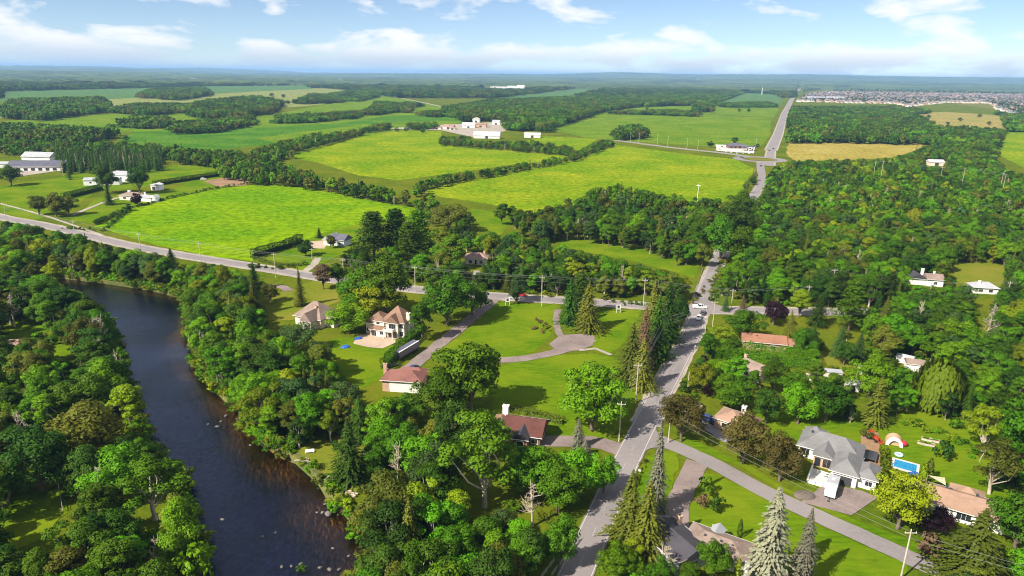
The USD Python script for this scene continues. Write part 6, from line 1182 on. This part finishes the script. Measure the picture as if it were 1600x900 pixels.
part('coping', cat_([bx(-.6, 5.4, -2.6, -2.0, .0, .25), bx(-.6, 5.4, 2.0, 2.6, .0, .25), bx(-.6, 0, -2.0, 2.0, .0, .25), bx(4.8, 5.4, -2.0, 2.0, .0, .25)]), CONCRETE, t); part('water', bx(0, 4.8, -2.0, 2.0, .02, .19), POOL, t)
b = G(1404, 712); t = thing('pool_ring', 'pale blue inflatable ring lying at the pool edge', 'pool float', (b[0], b[1], .35), 0); part('ring', trimesh.creation.torus(.75, .28, major_sections=18, minor_sections=8), plain('pale_blue_vinyl', (.45, .68, .75), .3), t)
b = G(1428, 742); t = thing('pool_cover', 'crumpled bright blue tarpaulin beside the pool', 'tarpaulin', (b[0], b[1], 0), 20); m = trimesh.creation.icosphere(2, 1.0); m.vertices *= [1.3, 1.0, .7]; m.vertices += rng.normal(0, .08, m.vertices.shape); part('cloth', m, plain('blue_tarpaulin', (.02, .10, .38), .5), t, 40)
for lab, px, py in (('blue tarpaulin over a stack beside the cream house patio', 540, 543), ('second blue tarpaulin nearer the cream house wall', 560, 530)):
    b = G(px, py); t = thing('tarpaulin', lab, 'tarpaulin', (b[0], b[1], 0), 25); m = trimesh.creation.icosphere(2, 1.0); m.vertices *= [1.6, .9, .8]; m.vertices += rng.normal(0, .1, m.vertices.shape); part('cloth', m, stage.GetPrimAtPath('/World/Looks/blue_tarpaulin') and UsdShade.Material.Get(stage, '/World/Looks/blue_tarpaulin'), t, 40)
# inflatable play house
b = G(1397, 697); t = thing('play_tent', 'white arched play tent with a tan top on the back lawn', 'play tent', (b[0], b[1], 0), -25)
arc = [(2.0 * math.cos(a), 2.3 * math.sin(a)) for a in np.linspace(0, math.pi, 13)]; arc_in = [(1.25 * math.cos(a), 1.6 * math.sin(a)) for a in np.linspace(math.pi, 0, 13)]
part('front_arch', profile_solid(arc + arc_in, .6), plain('white_vinyl', (.78, .76, .74), .4), t)
m = profile_solid(arc, 2.8); m.vertices[:, 1] += 1.75; m.vertices[:, 2] *= .96; part('canopy', m, plain('tan_vinyl', (.5, .32, .2), .5), t)
b = G(1411, 697); t = thing('play_ball', 'dark red inflatable beside the white play tent', 'inflatable', (b[0], b[1], 0), 0); m = trimesh.creation.icosphere(2, 1.0); m.vertices *= [1.1, .8, .8]; m.vertices[:, 2] += .7; part('shell', m, plain('red_vinyl', (.35, .03, .04), .4), t, True)
# raised beds
BED_PX = [(1442, 694), (1452, 696), (1448, 688), (1460, 690)]
for k, (px, py) in enumerate(BED_PX):
    b = G(px, py); t = thing('raised_bed', ['raised bed with pale boards nearest the dark shrub row', 'raised bed with pale boards beside the round dark shrub', 'back raised bed at the fence corner', 'back raised bed beside the bushes'][k], 'raised bed', (b[0], b[1], 0), -30)
    for s in (-1, 1): part('board', bx(-1.2, 1.2, s * .6 - .04, s * .6 + .04, 0, .55), POLE, t); part('end_board', bx(s * 1.2 - .04, s * 1.2 + .04, -.56, .56, 0, .55), POLE, t)
    part('soil', bx(-1.15, 1.15, -.55, .55, 0, .42), DIRT, t); part('plants', (lambda q: (q[0] * [1.8, .9, .7] + [0, 0, .45], q[1]))(bush(300 + k, .5, .7, 90, .22)), LEAF['bright green'], t)
b = G(1455, 762); t = thing('shade_sail', 'cream shade sail stretched beside the tan bungalow', 'shade sail', (b[0], b[1], 0), -33); sv = np.array([[-1.2, 0, 2.9], [2.6, -1.4, 2.3], [2.2, 1.8, 2.5], [.9, .1, 2.25]]); part('cloth', (sv, np.array([[0, 1, 3], [1, 2, 3], [2, 0, 3], [0, 3, 1], [1, 3, 2], [2, 3, 0]])), plain('cream_cloth', (.72, .66, .48)), t); part('post', tube([[-1.2, 0, -.2], [-1.2, 0, 3.0]], .07, 6), WOOD, t); part('post', tube([[2.2, 1.8, -.2], [2.2, 1.8, 2.6]], .06, 6), WOOD, t)
b = G(1531, 793); t = thing('parasol', 'closed green garden parasol behind the tan bungalow', 'parasol', (b[0], b[1], 0)); part('canopy', trimesh.creation.cone(1.5, .9, sections=10).apply_translation([0, 0, 2.0]), plain('green_cloth', (.02, .25, .12)), t); part('pole', tube([[0, 0, 0], [0, 0, 2.6]], .04, 6), METAL, t)
b = G(1257, 775); t = thing('soil_heap', 'heap of dark soil on the verge beside the white trailer drive', 'soil heap', (b[0], b[1], 0)); m = trimesh.creation.icosphere(3, 1.0); m.vertices *= [2.4, 1.8, .9]; m.vertices += rng.normal(0, .05, m.vertices.shape); part('soil', m, noisy('dark_soil', (.07, .055, .045), (.15, .12, .10), 1.5, .3, .95, .4, .05), t, True)
A = G(1262, 752); t = thing('garden_terrace', 'white walled terrace with planting strips before the grey house', 'terrace', (A[0], A[1], 0), -32)
part('paving', bx(-.2, 4.8, -.4, 6.4, 0, .22), CONCRETE, t)
for y in (.2, 2.4, 4.6): part('wall', bx(-.3, .05, y, y + 2.0, 0, .9), W_WHITE, t)
for x in (0.1, 1.8, 3.5): part('wall', bx(x, x + 1.5, -.75, -.41, 0, .9), W_WHITE, t)
for k in range(3):
    pl = part('planter', bx(2.4, 4.6, 3.0 + k * 1.1, 3.5 + k * 1.1, .22, .6), W_WHITE, t); part('plants', (lambda q: (q[0] * [2.0, .5, .5] + [3.5, 3.25 + k * 1.1, .55], q[1]))(bush(310 + k, .5, .7, 70, .2)), LEAF['olive green'], pl)
A = G(1362, 715); t = thing('solar_panel', 'black solar heating panel leaning by the grey house roof', 'solar panel', (A[0] - .8, A[1] - .5, 0), -32); part('panel', bx(-2.0, 1.6, -2.4, 2.4, 1.0, 1.1), P_DARK, t)
for x in (-1.8, 1.4):
    for y in (-2.2, 2.2): part('leg', bx(x - .05, x + .05, y - .05, y + .05, 0, 1.0), METAL, t)
def fence(name, px, label, h=1.4, step=2.4, rails=(.45, .9, 1.3), mt=WOOD, cat='fence', z0=0.0):
    ln = LineString(gp(px)); o = np.array(gp(px)).mean(0); t = thing(name, label, cat, (o[0], o[1], z0)); n = max(2, int(ln.length / step)); q = [np.array([*ln.interpolate(k / n, True).coords[0], 0]) - [o[0], o[1], 0] for k in range(n + 1)]
    for p in q: part('post', bx(p[0] - .07, p[0] + .07, p[1] - .07, p[1] + .07, -.3, h), mt, t)
    for a, b in zip(q, q[1:]):
        for z in rails: part('rail', tube([a + [0, 0, z], b + [0, 0, z]], .055, 4), mt, t)
fence('rail_fence', [(-5, 772), (30, 764), (60, 760), (92, 757)], 'weathered wooden rail fence at the back of the small lawn', 1.5)
fence('rail_fence', [(92, 757), (95, 778), (99, 800)], 'weathered wooden fence along the river side of the small lawn', 1.5)
fence('rail_fence', [(-5, 800), (12, 790), (18, 770)], 'grey wooden deck railing at the photograph edge', 1.3, 1.2)
fence('bridge_railing', [(904, 846), (884, 872), (862, 903)], 'metal bridge railing at the river side of the main road', 1.1, 2.0, (.4, .75, 1.08), METAL, 'railing', .1)
fence('guard_rail', [(890, 848), (868, 876), (846, 905)], 'outer metal rail behind the bridge railing', 1.1, 2.0, (.4, .75, 1.08), METAL, 'railing', .0)
fence('guard_rail', [(1098, 420), (1090, 445), (1083, 462)], 'low roadside guard rail below the upper road', .7, 3.0, (.45, .62), METAL, 'guard rail', .05)
for lab, px, py, tp in (('white framed notice board beside the cross road lawn', 793, 477, 465), ('white framed notice board in the shade of the lawn spruces', 966, 489, 476)):
    b, h, mp = height_of(px, py, tp); t = thing('notice_board', lab, 'notice board', (b[0], b[1], 0), 4); h = max(h, 2.6)
    for s in (-.75, .75): part('post', bx(s - .08, s + .08, -.08, .08, -.2, h), WHITE, t)
    part('board', bx(-.67, .67, -.05, .05, h * .45, h - .1), WHITE, t); part('notice', bx(-.45, .45, -.075, -.052, h * .55, h - .35), R_DARK, t)
b = G(484, 708); t = thing('bench', 'white bench on the river bank lawn', 'bench', (b[0], b[1], 0), 12); part('seat', bx(-1.1, 1.1, -.3, .3, .42, .5), WHITE, t); part('backrest', bx(-1.1, 1.1, .3, .37, .5, .95), WHITE, t)
for x in (-.9, .9): part('leg', bx(x - .06, x + .06, -.28, .28, 0, .42), WHITE, t)
def logs(px, py, n, label, yaw):
    b = G(px, py); t = thing('log_stack', label, 'log stack', (b[0], b[1], 0), yaw)
    for k in range(n):
        a = rng.uniform(-.5, .5); L = rng.uniform(1.0, 2.0); c = np.array([rng.normal(0, .7), rng.normal(0, .6), .2 + .22 * (k // 4)]); d = np.array([math.cos(a), math.sin(a), 0]) * L / 2
        part('log', tube([c - d, c + d], rng.uniform(.13, .24), 7), DEAD_BARK, t)
logs(520, 750, 14, 'pile of pale cut logs on the river bank lawn', 60); logs(547, 773, 10, 'lower pile of cut logs beside the wood edge', 5); logs(473, 722, 7, 'small log pile at the very water edge', 30)
b = G(578, 706); t = thing('fire_pit', 'reddish stone fire pit behind the dark narrow tree', 'fire pit', (b[0], b[1], 0))
for k in range(14): a = k * 6.283 / 14; m = trimesh.creation.icosphere(1, .35); m.vertices += [1.5 * math.cos(a), 1.5 * math.sin(a), .12]; part('stone', m, ROCK, t)
ROCKS = [(353, 649, .7), (345, 658, .5), (325, 662, .45), (339, 666, .6), (370, 654, .45), (391, 695, .5), (504, 800, .6), (513, 802, 1.1), (529, 803, .5), (347, 811, .5), (573, 860, .9), (578, 857, .7), (569, 862, .5), (520, 856, .4), (515, 889, .6), (500, 886, .5), (530, 889, .5), (410, 695, .5), (474, 725, .6), (530, 795, .4), (560, 875, .5), (545, 868, .4), (508, 787, .5), (495, 800, .4), (470, 880, .5), (455, 884, .4), (430, 832, .45), (410, 838, .5), (440, 885, .5)]
ROCK_LABELS = describe([(*G(px, py)[:2], 10.0, ('broad pale' if r > .65 else 'pale' if r > .45 else 'small pale'), 'river rock') for px, py, r in ROCKS])
for (px, py, r), rock_label in zip(ROCKS, ROCK_LABELS):
    b = G(px, py, -1.6); m = trimesh.creation.icosphere(2, r * .68); m.vertices *= [1.25, .9, .6]; m.vertices *= (1 + .25 * rng.normal(0, 1, (len(m.vertices), 1)) * .5)
    tag(part('river_rock', m.apply_transform(trimesh.transformations.rotation_matrix(rng.uniform(0, 6), [0, 0, 1])).apply_translation([b[0], b[1], -1.72]), ROCK, None, 50), rock_label, 'rock', 'rocks in the river shallows')
b = G(470, 890, -1.6); t = thing('weed_tuft', 'small green tuft growing on stones in the river', 'water plant', (b[0], b[1], -1.8)); part('foliage', bush(401, 1.2, 1.0, 160, .3)[:2], LEAF['mid green'], t)
for lab, px, py in (('white mailbox on the main road verge', 1086, 546), ('white mailbox beside the lower side of the main road', 999, 742), ('white post box at the crossroads corner', 1102, 500)):
    b = G(px, py); t = thing('mailbox', lab, 'mailbox', (b[0], b[1], 0)); part('post', bx(-.05, .05, -.05, .05, -.2, 1.05), WOOD, t); m = profile_solid([(-.25, 1.05), (.25, 1.05), (.25, 1.28), (.12, 1.4), (-.12, 1.4), (-.25, 1.28)], .5); part('box', m, WHITE, t)
for lab, px, py in (('white garden chair at the edge of the blue spruce lawn', 1327, 562), ('white garden chair behind the pale lean-to', 1296, 582)):
    b = G(px, py); t = thing('garden_chair', lab, 'garden chair', (b[0], b[1], 0)); part('seat', bx(-.3, .3, -.3, .3, .35, .45), WHITE, t); part('backrest', bx(-.3, .3, .25, .3, .45, .95), WHITE, t)
    for x in (-.27, .27): part('leg', bx(x - .03, x + .03, -.25, .25, 0, .35), WHITE, t)

# ------------------------------------------------------------------ air
HAZE = usdkit.material(stage, '/World/Looks/haze', {'v': ('principled_volume', {'color': (.34, .58, .92), 'density': 5.5e-5, 'anisotropy': 0.0})}, volume='v.volume')
hz = trimesh.creation.box([84000, 60000, 230]); hz.apply_translation([0, 29000, 111]); tag(part('haze', hz, HAZE), 'thin summer haze over the whole country', 'haze', None, 'stuff')
